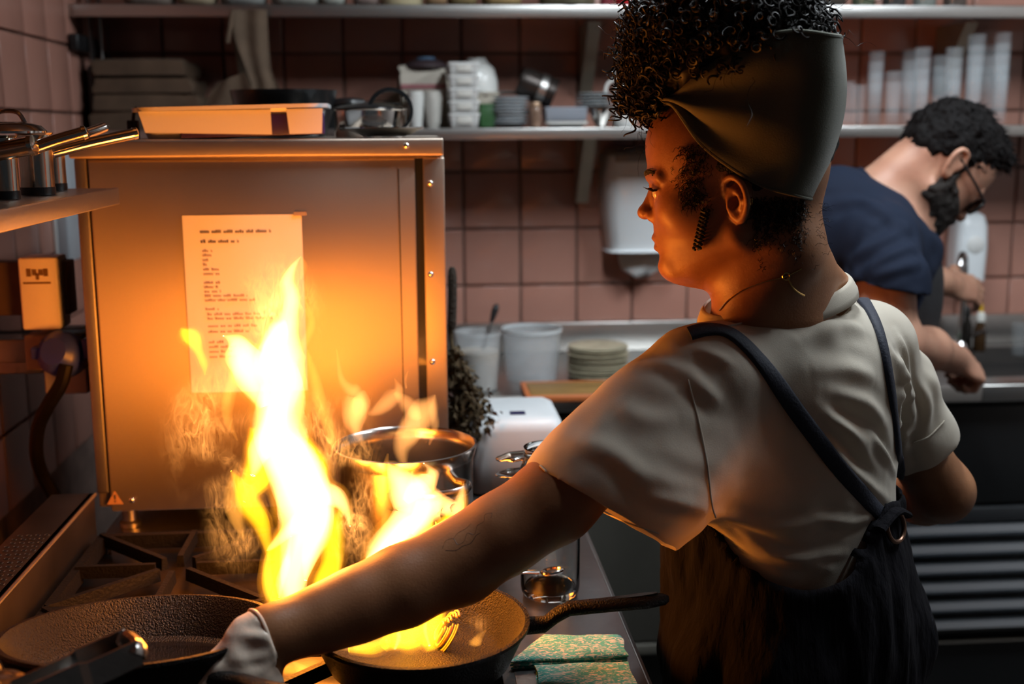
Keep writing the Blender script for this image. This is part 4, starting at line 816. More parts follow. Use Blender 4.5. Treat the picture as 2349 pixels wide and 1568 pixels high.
# dishcloths
def cloth_mat(name):
    m = bpy.data.materials.new(name); m.use_nodes = True; nt = m.node_tree; b = nt.nodes['Principled BSDF']; L = nt.links.new
    tc = nt.nodes.new('ShaderNodeTexCoord'); mp = nt.nodes.new('ShaderNodeMapping'); mp.inputs['Scale'].default_value = (1, 2.6, 1); mp.inputs['Rotation'].default_value = (0, 0, .5); L(tc.outputs['Object'], mp.inputs[0])
    n = nt.nodes.new('ShaderNodeTexNoise'); n.inputs['Scale'].default_value = 75; n.inputs['Detail'].default_value = 1; n.inputs['Distortion'].default_value = 2.5; L(mp.outputs[0], n.inputs[0])
    r = nt.nodes.new('ShaderNodeValToRGB'); L(n.outputs[0], r.inputs[0]); r.color_ramp.elements[0].position = .50; r.color_ramp.elements[1].position = .60; r.color_ramp.elements[0].color = (.10, .52, .44, 1); r.color_ramp.elements[1].color = (.80, .78, .66, 1)
    n2 = nt.nodes.new('ShaderNodeTexNoise'); n2.inputs['Scale'].default_value = 14; L(tc.outputs['Object'], n2.inputs[0]); r2 = nt.nodes.new('ShaderNodeValToRGB'); L(n2.outputs[0], r2.inputs[0]); r2.color_ramp.elements[0].position = .55; r2.color_ramp.elements[1].position = .75; r2.color_ramp.elements[1].color = (.02, .35, .36, 1); r2.color_ramp.elements[0].color = (1, 1, 1, 1)
    mx = nt.nodes.new('ShaderNodeMix'); mx.data_type = 'RGBA'; mx.blend_type = 'MULTIPLY'; mx.inputs[0].default_value = .8; L(r.outputs[0], mx.inputs[6]); L(r2.outputs[0], mx.inputs[7]); L(mx.outputs[2], b.inputs['Base Color']); b.inputs['Roughness'].default_value = .9
    w = nt.nodes.new('ShaderNodeTexVoronoi'); w.inputs['Scale'].default_value = 260; L(tc.outputs['Object'], w.inputs[0]); bp = nt.nodes.new('ShaderNodeBump'); bp.inputs['Strength'].default_value = .3; bp.inputs['Distance'].default_value = .002; L(w.outputs[0], bp.inputs['Height']); L(bp.outputs[0], b.inputs['Normal'])
    return m
DC = cloth_mat('dishcloth')
def dishcloth(label, quad, h, layers, seed):
    q = [PZ(x, y, SZ + h) for x, y in quad]; c = sum(q) / 4; t = thing('dishcloth', label, 'cloth', (c[0], c[1], SZ + .0005)); r = np.random.default_rng(seed); n = 16
    for l in range(layers):
        z0 = h * l / layers; z1 = h * (l + 1) / layers; V = []; Fc = []
        for k, zz in ((0, z0), (1, z1 - .0005)):
            for j in range(n + 1):
                for i in range(n + 1):
                    u, v = i / n, j / n; p = (q[0] * (1 - u) + q[1] * u) * (1 - v) + (q[3] * (1 - u) + q[2] * u) * v; e = min(u, 1 - u, v, 1 - v)
                    ed = min(1, e * 7) ** .5; dz = (zz if k == 0 else z0 + (z1 - z0) * (.45 + .55 * ed)) + (.0012 * math.sin(u * 9 + seed + v * 5) * ed if k else 0)
                    o_ = .0015 * math.sin(9 * (u + v) + l * 2 + seed) * (1 - ed); V.append((p[0] - c[0] + o_, p[1] - c[1] + o_, max(dz, .0002)))
        m1 = n + 1; N = m1 * m1
        for j in range(n):
            for i in range(n): s = j * m1 + i; Fc.append((s, s + m1, s + m1 + 1, s + 1)); Fc.append((N + s, N + s + 1, N + s + m1 + 1, N + s + m1))
        rim = [i for i in range(m1)] + [j * m1 + n for j in range(1, m1)] + [n * m1 + i for i in range(n - 1, -1, -1)] + [j * m1 for j in range(n - 1, 0, -1)]
        for a_, b_ in zip(rim, rim[1:] + rim[:1]): Fc.append((a_, b_, N + b_, N + a_))
        mesh('fold', V, Fc, DC, t, True, False, 70)
dishcloth('green and white dishcloth under the skillet handle, further of two', [(1170, 1512), (1440, 1500), (1425, 1452), (1245, 1452)], .014, 3, 1)
dishcloth('green and white dishcloth at the bottom of the picture, nearer of two', [(1250, 1612), (1478, 1620), (1442, 1512), (1226, 1520)], .010, 2, 5)
# ---------------------------------------------------------------- signed-distance sculpting kit
class Sculpt:
    def __init__(s, lo, hi, h):
        s.lo = np.array(lo, np.float32); s.h = h; s.n = np.ceil((np.array(hi) - lo) / h).astype(int) + 1
        s.f = np.full(tuple(s.n), .5, np.float32)
        s.ax = [s.lo[i] + h * np.arange(s.n[i], dtype=np.float32) for i in range(3)]
    def _win(s, lo, hi):
        a = np.clip(np.floor((np.array(lo) - s.lo) / s.h).astype(int), 0, s.n - 1); b = np.clip(np.ceil((np.array(hi) - s.lo) / s.h).astype(int) + 1, 1, s.n)
        sl = tuple(slice(a[i], max(b[i], a[i] + 1)) for i in range(3))
        return sl, np.meshgrid(*[s.ax[i][sl[i]] for i in range(3)], indexing='ij', sparse=True)
    def put(s, lo, hi, fn, k=.01, mode='add'):
        m = k + .02; sl, (X, Y, Z) = s._win(np.array(lo) - m, np.array(hi) + m); d = fn(X, Y, Z).astype(np.float32); f = s.f[sl]
        if mode == 'add': s.f[sl] = smin(f, d, k)
        elif mode == 'sub': s.f[sl] = -smin(-f, d, k)
        elif mode == 'cut': s.f[sl] = -smin(-f, -d, k)
        return s
    def cone(s, a, b, ra, rb=None, k=.01, mode='add', flat=None):
        """round cone; flat=(axis vector, factor) squeezes the section along an axis"""
        rb = ra if rb is None else rb; a = np.array(a, np.float32); b = np.array(b, np.float32); R = max(ra, rb)
        ba = b - a; L = float(ba @ ba) + 1e-12
        def fn(X, Y, Z):
            px, py, pz = X - a[0], Y - a[1], Z - a[2]; t = np.clip((px * ba[0] + py * ba[1] + pz * ba[2]) / L, 0, 1)
            qx, qy, qz = px - t * ba[0], py - t * ba[1], pz - t * ba[2]; d2 = qx * qx + qy * qy + qz * qz
            if flat is not None:
                n, fa = flat; w = qx * n[0] + qy * n[1] + qz * n[2]; d2 = d2 + w * w * (1 / fa ** 2 - 1)
            return np.sqrt(d2) - (ra + t * (rb - ra))
        return s.put(np.minimum(a, b) - R, np.maximum(a, b) + R, fn, k, mode)
    def chain(s, pts, rs, k=.01, mode='add', flat=None):
        for i in range(len(pts) - 1): s.cone(pts[i], pts[i + 1], rs[i], rs[i + 1], k, mode, flat)
        return s
    def ell(s, c, r, R=None, k=.01, mode='add'):
        c = np.array(c, np.float32); r = np.array(r, np.float32); R = np.eye(3) if R is None else np.array(R); E = float(max(r))   # R rows = local axes
        def fn(X, Y, Z):
            p = [(X - c[0]) * R[i][0] + (Y - c[1]) * R[i][1] + (Z - c[2]) * R[i][2] for i in range(3)]
            k0 = np.sqrt(sum((p[i] / r[i]) ** 2 for i in range(3))); k1 = np.sqrt(sum((p[i] / r[i] ** 2) ** 2 for i in range(3))) + 1e-9
            return k0 * (k0 - 1) / k1
        return s.put(c - E, c + E, fn, k, mode)
    def half(s, p, n, k=.002):
        """keep what lies on the negative side of the plane"""
        p = np.array(p); n = np.array(n) / np.linalg.norm(n); X, Y, Z = np.meshgrid(*s.ax, indexing='ij', sparse=True)
        d = ((X - p[0]) * n[0] + (Y - p[1]) * n[1] + (Z - p[2]) * n[2]).astype(np.float32); s.f = -smin(-s.f, -d, k); return s
    def mesh(s):
        f = s.f; neg = f < 0; n = f.shape
        c = np.zeros(tuple(k - 1 for k in n), np.int8)
        for i in (0, 1):
            for j in (0, 1):
                for k in (0, 1): c += neg[i:n[0] - 1 + i, j:n[1] - 1 + j, k:n[2] - 1 + k]
        act = (c > 0) & (c < 8); idx = np.argwhere(act); N = len(idx); ids = np.full(act.shape, -1, np.int32); ids[act] = np.arange(N)
        acc = np.zeros((N, 3)); cnt = np.zeros(N); co = [(i, j, k) for i in (0, 1) for j in (0, 1) for k in (0, 1)]
        val = {o: f[idx[:, 0] + o[0], idx[:, 1] + o[1], idx[:, 2] + o[2]] for o in co}
        for o in co:
            for a in range(3):
                if o[a] == 0:
                    q = list(o); q[a] = 1; q = tuple(q); v0, v1 = val[o], val[q]; m = (v0 < 0) != (v1 < 0)
                    t = np.where(m, v0 / np.where(m, v0 - v1, 1), 0); e = np.array(o, float)[None].repeat(N, 0); e[:, a] += t; acc[m] += e[m]; cnt[m] += 1
        V = s.lo + (idx + acc / cnt[:, None]) * s.h; Q = []
        for a in range(3):
            b, c2 = (a + 1) % 3, (a + 2) % 3; sh = [slice(None)] * 3; s0 = list(sh); s1 = list(sh); s0[a] = slice(0, n[a] - 1); s1[a] = slice(1, n[a])
            A, B = neg[tuple(s0)], neg[tuple(s1)]; E = np.argwhere(A != B); ok = (E[:, b] > 0) & (E[:, c2] > 0) & (E[:, b] < n[b] - 1) & (E[:, c2] < n[c2] - 1); E = E[ok]; fl = A[E[:, 0], E[:, 1], E[:, 2]]
            def g(db, dc): q = E.copy(); q[:, b] += db; q[:, c2] += dc; return ids[q[:, 0], q[:, 1], q[:, 2]]
            quad = np.stack([g(-1, -1), g(0, -1), g(0, 0), g(-1, 0)], 1); quad[~fl] = quad[~fl][:, ::-1]; Q.append(quad)
        return V, np.vstack(Q)
def smin(a, b, k):
    if k <= 0: return np.minimum(a, b)
    h = np.maximum(k - np.abs(a - b), 0) / k
    return np.minimum(a, b) - h * h * (k * .25)
def relax(V, Q, it=2, lam=.5):
    E = np.vstack([Q[:, [0, 1]], Q[:, [1, 2]], Q[:, [2, 3]], Q[:, [3, 0]]]); n = len(V); deg = np.bincount(E.ravel(), minlength=n).astype(float)[:, None]
    for _ in range(it):
        S = np.zeros_like(V)
        for c in range(3): S[:, c] = np.bincount(E[:, 0], V[E[:, 1], c], n) + np.bincount(E[:, 1], V[E[:, 0], c], n)
        V = V + lam * (S / np.maximum(deg, 1) - V)
    return V
def drop(V, Q, bad):
    """remove quads (bool per quad) and loose vertices"""
    Q = Q[~bad]; u, inv = np.unique(Q.ravel(), return_inverse=True); return V[u], inv.reshape(Q.shape)
def border_smooth(V, Q, it=12):
    E = np.sort(np.vstack([Q[:, [0, 1]], Q[:, [1, 2]], Q[:, [2, 3]], Q[:, [3, 0]]]), 1); u, c = np.unique(E, axis=0, return_counts=True); B = u[c == 1]; n = len(V); deg = np.bincount(B.ravel(), minlength=n); m = deg == 2
    for _ in range(it):
        S = np.zeros_like(V)
        for a in range(3): S[:, a] = np.bincount(B[:, 0], V[B[:, 1], a], n) + np.bincount(B[:, 1], V[B[:, 0], a], n)
        V = V.copy(); V[m] = .5 * V[m] + .5 * S[m] / 2
    return V
def vnoise(V, sc, seed=0):
    """smooth value noise at points V"""
    r = np.random.default_rng(seed); T = r.normal(size=(17, 17, 17)); q = V * sc; i = np.floor(q).astype(int); f = q - i; f = f * f * (3 - 2 * f); o = 0
    for a in (0, 1):
        for b in (0, 1):
            for c in (0, 1):
                w = (f[:, 0] if a else 1 - f[:, 0]) * (f[:, 1] if b else 1 - f[:, 1]) * (f[:, 2] if c else 1 - f[:, 2]); o = o + w * T[(i[:, 0] + a) % 17, (i[:, 1] + b) % 17, (i[:, 2] + c) % 17]
    return o
def vnormals(V, Q):
    n = np.cross(V[Q[:, 2]] - V[Q[:, 0]], V[Q[:, 3]] - V[Q[:, 1]]); N = np.zeros_like(V)
    for k in range(4):
        for c in range(3): N[:, c] += np.bincount(Q[:, k], n[:, c], len(V))
    return N / (np.linalg.norm(N, axis=1)[:, None] + 1e-12)
def cast(bvh, px, py, off=0.):
    """point where the sight line through a pixel meets a surface, lifted along its normal"""
    d = Vector(ray(px, py)).normalized(); h = bvh.ray_cast(Vector(CAMP), d)
    if h[0] is None: return None, None
    n = h[1]; n = n if n.dot(d) < 0 else -n
    return np.array(h[0]) + np.array(n) * off, np.array(n)
def strap_on(name, bvh, pix, w, th, m, parent, n=6, lift=.002):
    """flat band laid on a surface along pixel points (x, y, width factor)"""
    C = cr([(x, y) for x, y in pix], n); pts = []; nr = []
    for x, y in C:
        p, q = cast(bvh, x, y, lift)
        if p is not None: pts.append(p); nr.append(q)
    pts = np.array(pts); nr = np.array(nr)
    for _ in range(3):
        pts[1:-1] = (pts[:-2] + 2 * pts[1:-1] + pts[2:]) / 4; nr[1:-1] = (nr[:-2] + nr[1:-1] + nr[2:]) / 3
    T = np.gradient(pts, axis=0); T /= np.linalg.norm(T, axis=1)[:, None]; S = np.cross(T, nr); S /= np.linalg.norm(S, axis=1)[:, None]; V = []; W = np.broadcast_to(w, (len(pts),))
    prof = [(-1, 0), (-1, .6), (-.75, 1), (0, 1.12), (.75, 1), (1, .6), (1, 0), (0, -.4)]; k = len(prof)
    for i in range(len(pts)):
        for a, z in prof: V.append(pts[i] + S[i] * W[i] * a + nr[i] * (th * z - .001))
    Fc = [(i * k + j, i * k + (j + 1) % k, (i + 1) * k + (j + 1) % k, (i + 1) * k + j) for i in range(len(pts) - 1) for j in range(k)] + [tuple(range(k))[::-1], tuple((len(pts) - 1) * k + j for j in range(k))]
    return mesh(name, V, Fc, m, parent, True, False, 70), pts, nr
def bvh_of(V, Q): return BVHTree.FromPolygons([tuple(v) for v in V], [tuple(int(i) for i in q) for q in Q])
def unit(v): v = np.array(v, float); return v / np.linalg.norm(v)
def skin_mat(name, col, col2, rough=.42):
    return mat(name, col, rough, var=.3, vscale=22, col2=col2, bump=.06, bscale=420, sss=.06, spec=.45)
def tee_mat(name, col, tl=0):
    m = mat(name, col, .88, bump=.10, bscale=700, var=.06, vscale=12, sheen=.15)
    if tl:      # thin cotton lets some light through
        nt = m.node_tree; t = nt.nodes.new('ShaderNodeBsdfTranslucent'); t.inputs[0].default_value = (*col, 1); x = nt.nodes.new('ShaderNodeMixShader'); x.inputs[0].default_value = tl; o = nt.nodes['Material Output']
        nt.links.new(nt.nodes['Principled BSDF'].outputs[0], x.inputs[1]); nt.links.new(t.outputs[0], x.inputs[2]); nt.links.new(x.outputs[0], o.inputs['Surface'])
    return m
# ---------------------------------------------------------------- the cook
SKIN = skin_mat('brown_skin', (.33, .145, .065), (.26, .108, .048))
TEE = tee_mat('cream_tee', (.60, .545, .45), .32); NAVY = mat('navy_canvas', (.0065, .006, .0085), .95, bump=.6, bscale=70, stretch=(1, 1, .25), var=.4, vscale=9, spec=.15)
NAVYS = mat('navy_strap', (.010, .013, .026), .7, bump=.15, bscale=300)
HY = 1.42
H0 = P(1699, 400, HY); MPX = np.linalg.norm(P(1700, 400, HY) - H0)
yaw = math.radians(20); pit = math.radians(0)
hu = unit((-math.cos(yaw), math.sin(yaw), -math.sin(pit))); hw_ = unit(np.cross((0, 0, 1), hu)); hv = np.cross(hu, hw_)   # forward, left, up
if hw_[1] > 0: hw_ = -hw_
cy_, sy_ = math.cos(yaw), math.sin(yaw)
def hp(px, py, w=0.):   # pixel on the head, w metres towards the camera side
    u = -((px - 1699) * MPX + w * sy_) / cy_
    return H0 + hu * u + hw_ * w + np.array((0, 0, 1)) * ((400 - py) * MPX)
def hl(u, w, v): return H0 + hu * u + hw_ * w + np.array((0, 0, 1)) * v
HR = np.array([hu, hw_, (0, 0, 1)])
S = Sculpt(H0 - (.17, .13, .22), H0 + (.16, .14, .15), .0021)
S.ell(hl(-.002, 0, .034), (.104, .074, .096), HR, .001)
S.ell(hl(.053, 0, .035), (.061, .060, .052), HR, .03)
S.ell(hl(.036, 0, -.035), (.070, .062, .088), HR, .03)
S.ell(hl(.072, 0, -.076), (.027, .031, .034), HR, .02)
for s in (-1, 1):
    S.cone(hl(-.002, s * .052, -.07), hl(.07, s * .014, -.112), .020, .017, .02)
    S.ell(hl(.068, s * .040, -.042), (.026, .024, .024), HR, .02)
    S.cone(hl(.1085, s * .010, -.002), hl(.092, s * .047, -.002), .0062, .006, .010)
S.cone(hl(.079, -.007, -.112), hl(.079, .007, -.112), .0175, .0175, .015)
S.cone(hl(.045, 0, -.11), hl(.0, 0, -.10), .03, .04, .02)
# eye sockets and lids
for s in (-1, 1):
    S.ell(hl(.112, s * .031, -.021), (.016, .019, .0120), HR, .008, 'sub')
    S.ell(hl(.0868, s * .0315, -.0205), (.0135, .0150, .0125), HR, .003)
    S.chain([hl(.0975, s * .018, -.0165), hl(.1015, s * .029, -.0140), hl(.0925, s * .044, -.0175)], [.0026, .0030, .0026], .003)
    S.chain([hl(.0965, s * .020, -.0270), hl(.0990, s * .030, -.0290), hl(.0910, s * .042, -.0260)], [.0020, .0022, .0020], .003)
# nose
S.cone(hl(.1010, 0, -.011), hl(.1145, 0, -.043), .0062, .0076, .008)
S.ell(hl(.1165, 0, -.0478), (.0098, .0100, .0085), HR, .006)
for s in (-1, 1):
    S.ell(hl(.1035, s * .0125, -.0515), (.0095, .0068, .0072), HR, .005)
    S.ell(hl(.106, s * .0065, -.0585), (.0045, .0030, .0030), HR, .002, 'sub')
# lips
S.ell(hl(.0965, 0, -.0785), (.0112, .020, .0064), HR, .004)
S.ell(hl(.0940, 0, -.0908), (.0108, .017, .0074), HR, .004)
S.cone(hl(.108, -.018, -.0848), hl(.108, .018, -.0848), .0024, .0022, .003, 'sub')
S.ell(hl(.101, 0, -.103), (.006, .015, .005), HR, .008, 'sub')
# ears
for s in (-1, 1):
    ec = hp(1660, 448, .066) if s > 0 else H0 + hu * (hp(1660, 448, .066) - H0) @ hu - hw_ * .066 + np.array((0, 0, (hp(1660, 448, .066) - H0)[2]))
    eu = unit(hu * .93 - np.array((0, 0, 1)) * .25); ev = unit(np.cross(hw_, eu)); ev = ev if ev[2] > 0 else -ev
    fwd = unit(hu * .8 + hw_ * s * -.45)   # the shell flares outwards at its back
    def ep(a, b, c=0): return ec + fwd * a * .88 + ev * b * .88 + hw_ * s * (.007 + c * .7)
    rim = [ep(.012, -.002, .0), ep(.014, .014), ep(.008, .026, .002), ep(-.004, .030, .004), ep(-.015, .022, .006), ep(-.018, .006, .007), ep(-.014, -.010, .006), ep(-.006, -.022, .003), ep(.002, -.028, .001), ep(.009, -.022, -.001), ep(.009, -.012, -.001)]
    S.chain(cr(rim, 3), np.interp(np.linspace(0, 1, 31), [0, .3, .6, .75, .9, 1], [.0034, .0034, .0034, .0042, .0050, .0036]), .002)
    S.ell(ep(-.003, .0, -.004), (.0123, .020, .005), np.array([fwd, ev, hw_]), .004)
    S.chain([ep(.006, .014, .0), ep(-.005, .010, .003), ep(-.009, -.002, .004), ep(-.004, -.012, .002)], [.0025, .003, .003, .0026], .003)
    S.ell(ep(.003, -.004, .004), (.006, .0075, .006), np.array([fwd, ev, hw_]), .003, 'sub')
# neck
nb = P(1742, 715, 1.435)
S.cone(hl(-.022, 0, -.035), nb, .052, .053, .03); S.cone(hl(-.05, 0, -.01), P(1775, 690, 1.44), .045, .047, .03)
S.cone(hp(1800, 560, 0), P(1893, 672, 1.485), .030, .036, .04); S.cone(hp(1790, 575, .02), P(1690, 765, 1.41), .034, .032, .04); S.cone(P(1800, 640, 1.44), P(1800, 720, 1.44), .05, .06, .03)
S.half(nb + (0, 0, -.030), (0, 0, -1))
Vh, Qh = S.mesh(); Vh = relax(Vh, Qh, 1, .4)
BH = bvh_of(Vh, Qh)
# body below the neck with both arms and hands
W = P
S = Sculpt((-.24, 1.12, .78), (.80, 1.86, 1.42), .0042)
Lsh, Rsh = W(1588, 900, 1.362), W(1992, 825, 1.553)
S.cone(nb + (0, 0, .01), W(1765, 790, 1.46), .053, .060, .02)
S.cone(W(1660, 865, 1.40), W(1940, 815, 1.52), .044, .044, .03)
S.ell(W(1800, 1000, 1.48), (.15, .095, .16), np.array([unit(Rsh - Lsh), unit(np.cross((0, 0, 1), Rsh - Lsh)), (0, 0, 1)]), .05)
S.ell(W(1830, 1330, 1.48), (.125, .09, .17), np.array([unit(Rsh - Lsh), unit(np.cross((0, 0, 1), Rsh - Lsh)), (0, 0, 1)]), .05)
armL = [Lsh, W(1400, 1030, 1.325), W(1270, 1148, 1.31), W(1150, 1226, 1.297), W(1040, 1290, 1.287), W(922, 1345, 1.268), W(808, 1391, 1.247), W(716, 1426, 1.228), W(620, 1456, 1.207), W(570, 1490, 1.198)]
S.chain(armL, [.046, .047, .0450, .0425, .0405, .0405, .0352, .0288, .0258, .025], .03)
S.ell(W(1062, 1318, 1.297), (.03, .03, .024), None, .03)
armR = [Rsh, W(2055, 960, 1.578), W(2160, 1125, 1.605), W(2120, 1135, 1.66), W(1960, 1115, 1.745), W(1870, 1100, 1.76)]
S.chain(armR, [.044, .043, .0435, .042, .033, .027], .02)
# hands: palm, five fingers each
def hand(S, wrist, d, side, pn, curl, k=.006, sc=1., thumb=True, spread=.12):
    """d: hand direction, side: thumb side, pn: palm normal; curl: bend of the fingers towards the palm"""
    d = unit(d); side = unit(side - d * (side @ d)); pn = unit(pn - d * (pn @ d) - side * (pn @ side)); R = np.array([side, d, pn])
    S.ell(wrist + d * .045 * sc, (.040 * sc, .050 * sc, .0165 * sc), R, .02); tips = []
    for i, (x, L, r) in enumerate([(.028, .080, .0092), (.0095, .088, .0095), (-.0095, .081, .0090), (-.027, .064, .0082)]):
        p = wrist + d * (.083 - .004 * abs(i - 1)) * sc + side * x * sc; q = unit(d + side * (x * spread / .03)); a = 0; ch = [p - q * .02 * sc, p]
        for seg, f in ((.46, .9), (.30, 1.1), (.24, .8)):
            a += curl * f * (1 + .06 * i); dd = q * math.cos(a) + pn * math.sin(a); p = p + dd * L * seg * sc; ch.append(p)
        S.chain(ch, [r * sc * .95, r * sc * 1.08, r * sc, r * sc * .92, r * sc * .74], k); tips.append(ch)
    if thumb:
        b = wrist + d * .022 * sc + side * .026 * sc + pn * .004; m1 = b + unit(side * .75 + d * .7 + pn * .35) * .042 * sc; m2 = m1 + unit(side * .1 + d * .85 + pn * .6) * .034 * sc; m3 = m2 + unit(side * -.25 + d * .8 + pn * .6) * .026 * sc
        S.chain([b, m1, m2, m3], [.014 * sc, .0118 * sc, .0106 * sc, .008 * sc], .010); tips.append([b, m1, m2, m3])
    return tips
wl_ = W(580, 1478, 1.200)
hd_ = unit(W(530, 1600, 1.165) - wl_)
tips = hand(S, wl_, hd_, np.array((.85, .25, -.1)), np.array((.35, .85, -.1)), .62, thumb=True)
wr_ = W(1870, 1100, 1.76)
hand(S, wr_, unit(W(1640, 1085, 1.73) - wr_), np.array((0, .3, 1)), np.array((-.2, -1, 0)), .95)
S.half((0, 0, .83), (0, 0, -1))
Vb, Qb = S.mesh(); Vb = relax(Vb, Qb, 2, .5)
# head and body in one mesh
Vall = np.vstack([Vb, Vh]); Qall = np.vstack([Qb, Qh + len(Vb)])
woman = nmesh('person', Vall, Qall, SKIN)
tag(woman, 'cook in cream tee, navy dungarees and olive head scarf reaching over the stove', 'person')
BB = bvh_of(Vb, Qb)
# shirt ------------------------------------------------------------
S = Sculpt((.02, 1.18, .82), (.82, 1.78, 1.42), .0040)
ax1 = unit(Rsh - Lsh); ax1h = unit((ax1[0], ax1[1], 0)); ax2 = np.cross((0, 0, 1.), ax1h)    # across the back, front direction
RB = np.array([ax1h, ax2, (0, 0, 1)])
S.cone(W(1640, 862, 1.375), W(1985, 800, 1.535), .066, .064, .02)
S.cone(W(1760, 790, 1.455), W(1800, 900, 1.47), .075, .09, .05)
S.ell(W(1815, 1010, 1.475), (.165, .108, .16), RB, .06)
S.ell(W(1835, 1260, 1.475), (.138, .104, .20), RB, .06)
S.ell(W(1850, 900, 1.455), (.12, .075, .10), RB, .05)
slv = [W(1590, 880, 1.36), W(1500, 985, 1.34), W(1395, 1110, 1.315), W(1290, 1245, 1.30)]
S.chain(slv, [.066, .074, .083, .088], .035, flat=(unit(np.array((.2, 1, 0))), .80))
S.cone(W(1650, 1075, 1.395), W(1465, 1135, 1.325), .056, .066, .05); S.cone(W(1600, 1000, 1.38), W(1480, 1080, 1.335), .06, .07, .05)
slr = [W(1995, 800, 1.545), W(2045, 900, 1.575), W(2098, 1005, 1.59), W(2140, 1090, 1.60)]
S.chain(slr, [.056, .054, .053, .055], .03)
# hems
hA, hB = W(1220, 1075, 1.30), W(1500, 1236, 1.30); hn = unit(W(1290, 1245, 1.30) - W(1500, 985, 1.34)); he_ = unit(hB - hA); hn = unit(hn - he_ * (hn @ he_)); hc_ = (hA + hB) / 2
rA, rB = W(2172, 986, 1.59), W(2090, 1034, 1.59); rn = unit(W(2140, 1090, 1.60) - W(1995, 800, 1.545)); re_ = unit(rB - rA); rn = unit(rn - re_ * (rn @ re_))
X, Y, Z = np.meshgrid(*S.ax, indexing='ij', sparse=True)
def dplane(p, n): return (X - p[0]) * n[0] + (Y - p[1]) * n[1] + (Z - p[2]) * n[2]
dl = dplane(hc_, hn); near = np.sqrt((X - hc_[0]) ** 2 + (Y - hc_[1]) ** 2 + (Z - hc_[2]) ** 2) - .150
S.f = -smin(-S.f, -np.minimum(dl, -near), .0); dr = dplane((rA + rB) / 2, rn); nearr = np.sqrt((X - W(2165, 1090, 1.60)[0]) ** 2 + (Y - 1.6) ** 2 + (Z - W(2165, 1090, 1.60)[2]) ** 2) - .105
S.f = -smin(-S.f, -np.minimum(dr, -nearr), .0)
S.half((0, 0, .86), (0, 0, -1))
# neck hole: ellipse cylinder along the neck
ncA = (W(1925, 636, 1.505) - W(1634, 738, 1.405)) / 2; ncC = (W(1925, 636, 1.505) + W(1634, 738, 1.405)) / 2; ncn = unit(ncA); ncB = unit((.35, -.93, -.05)); ncB = unit(ncB - ncn * (ncB @ ncn)); ncU = np.cross(ncn, ncB); ncU = ncU if ncU[2] > 0 else -ncU
rA_, rB_ = np.linalg.norm(ncA) * .97, .065
pa = (X - ncC[0]) * ncn[0] + (Y - ncC[1]) * ncn[1] + (Z - ncC[2]) * ncn[2]; pb = (X - ncC[0]) * ncB[0] + (Y - ncC[1]) * ncB[1] + (Z - ncC[2]) * ncB[2]; pu = (X - ncC[0]) * ncU[0] + (Y - ncC[1]) * ncU[1] + (Z - ncC[2]) * ncU[2]
hole = np.maximum((np.sqrt((pa / rA_) ** 2 + (pb / rB_) ** 2) - 1) * .06, -.075 - pu)
S.f = -smin(-S.f, hole.astype(np.float32), .003)
above = (pu - .010); S.f = -smin(-S.f, -np.where(np.sqrt((pa / rA_) ** 2 + (pb / rB_) ** 2) < 1.6, above, -1).astype(np.float32), .004)
Vs, Qs = S.mesh(); Vs = relax(Vs, Qs, 2, .5)
# folds: gentle noise plus drawn creases
N = vnormals(Vs, Qs)
def seg_dist(V, pts):
    best = np.full(len(V), 9.); par = np.zeros(len(V))
    for i in range(len(pts) - 1):
        a, b = pts[i], pts[i + 1]; ba = b - a; t = np.clip(((V - a) @ ba) / (ba @ ba), 0, 1); d = np.linalg.norm(V - a - t[:, None] * ba, axis=1); m = d < best; best[m] = d[m]; par[m] = (i + t[m]) / (len(pts) - 1)
    return best, par
BS = bvh_of(Vs, Qs); disp = .0022 * vnoise(Vs, 14, 1) + .0012 * vnoise(Vs, 34, 2)
folds = [  # pixel polyline, width m, height m
    ([(1560, 830), (1600, 880), (1660, 930)], .010, .0055), ([(1590, 800), (1640, 815), (1680, 835)], .007, .004), ([(1470, 830), (1530, 840), (1570, 870)], .008, .004),
    ([(1740, 735), (1850, 725), (1940, 690)], .009, .004), ([(1830, 780), (1930, 745), (1985, 760)], .010, .004), ([(1850, 850), (1950, 850), (2010, 880)], .012, .006), ([(1880, 890), (1980, 920), (2030, 975)], .011, .007), ([(1900, 960), (1990, 1010), (2040, 1080)], .010, .007),
    ([(1880, 930), (1960, 1010), (2030, 1110)], .008, .006), ([(1900, 1010), (1960, 1080), (2040, 1150)], .008, .007), ([(2000, 990), (2030, 1040), (2060, 1100)], .006, .005), ([(2040, 800), (2075, 880), (2090, 980)], .008, .006), ([(2055, 760), (2085, 850), (2095, 960)], .006, .005), ([(2070, 850), (2060, 960), (2080, 1090)], .007, .006),
    ([(1640, 1180), (1760, 1205), (1950, 1190)], .008, .005), ([(1650, 1215), (1760, 1270), (1900, 1300)], .007, .006), ([(1680, 1210), (1800, 1270), (1940, 1270)], .006, .005), ([(1860, 1180), (1950, 1200), (2000, 1180)], .006, .004),
    ([(1440, 1060), (1560, 1130), (1640, 1150)], .012, .004), ([(1480, 1140), (1560, 1160), (1620, 1175)], .008, .005), ([(1420, 930), (1480, 960), (1560, 960)], .012, .004), ([(2110, 880), (2130, 930), (2120, 1000)], .008, .004), ([(1330, 1010), (1420, 1050), (1480, 1120)], .010, .0035)]
for pix, wd_, hg in folds:
    q = [cast(BS, x, y)[0] for x, y in cr(pix, 4)]; q = np.array([p for p in q if p is not None])
    if len(q) < 2: continue
    d, t_ = seg_dist(Vs, q); disp += hg * np.exp(-(d / wd_) ** 2) * np.sin(PI * np.clip(t_, .04, .96)) ** .6 - hg * .45 * np.exp(-((d - wd_ * 2) / wd_) ** 2) * np.sin(PI * np.clip(t_, .02, .98))
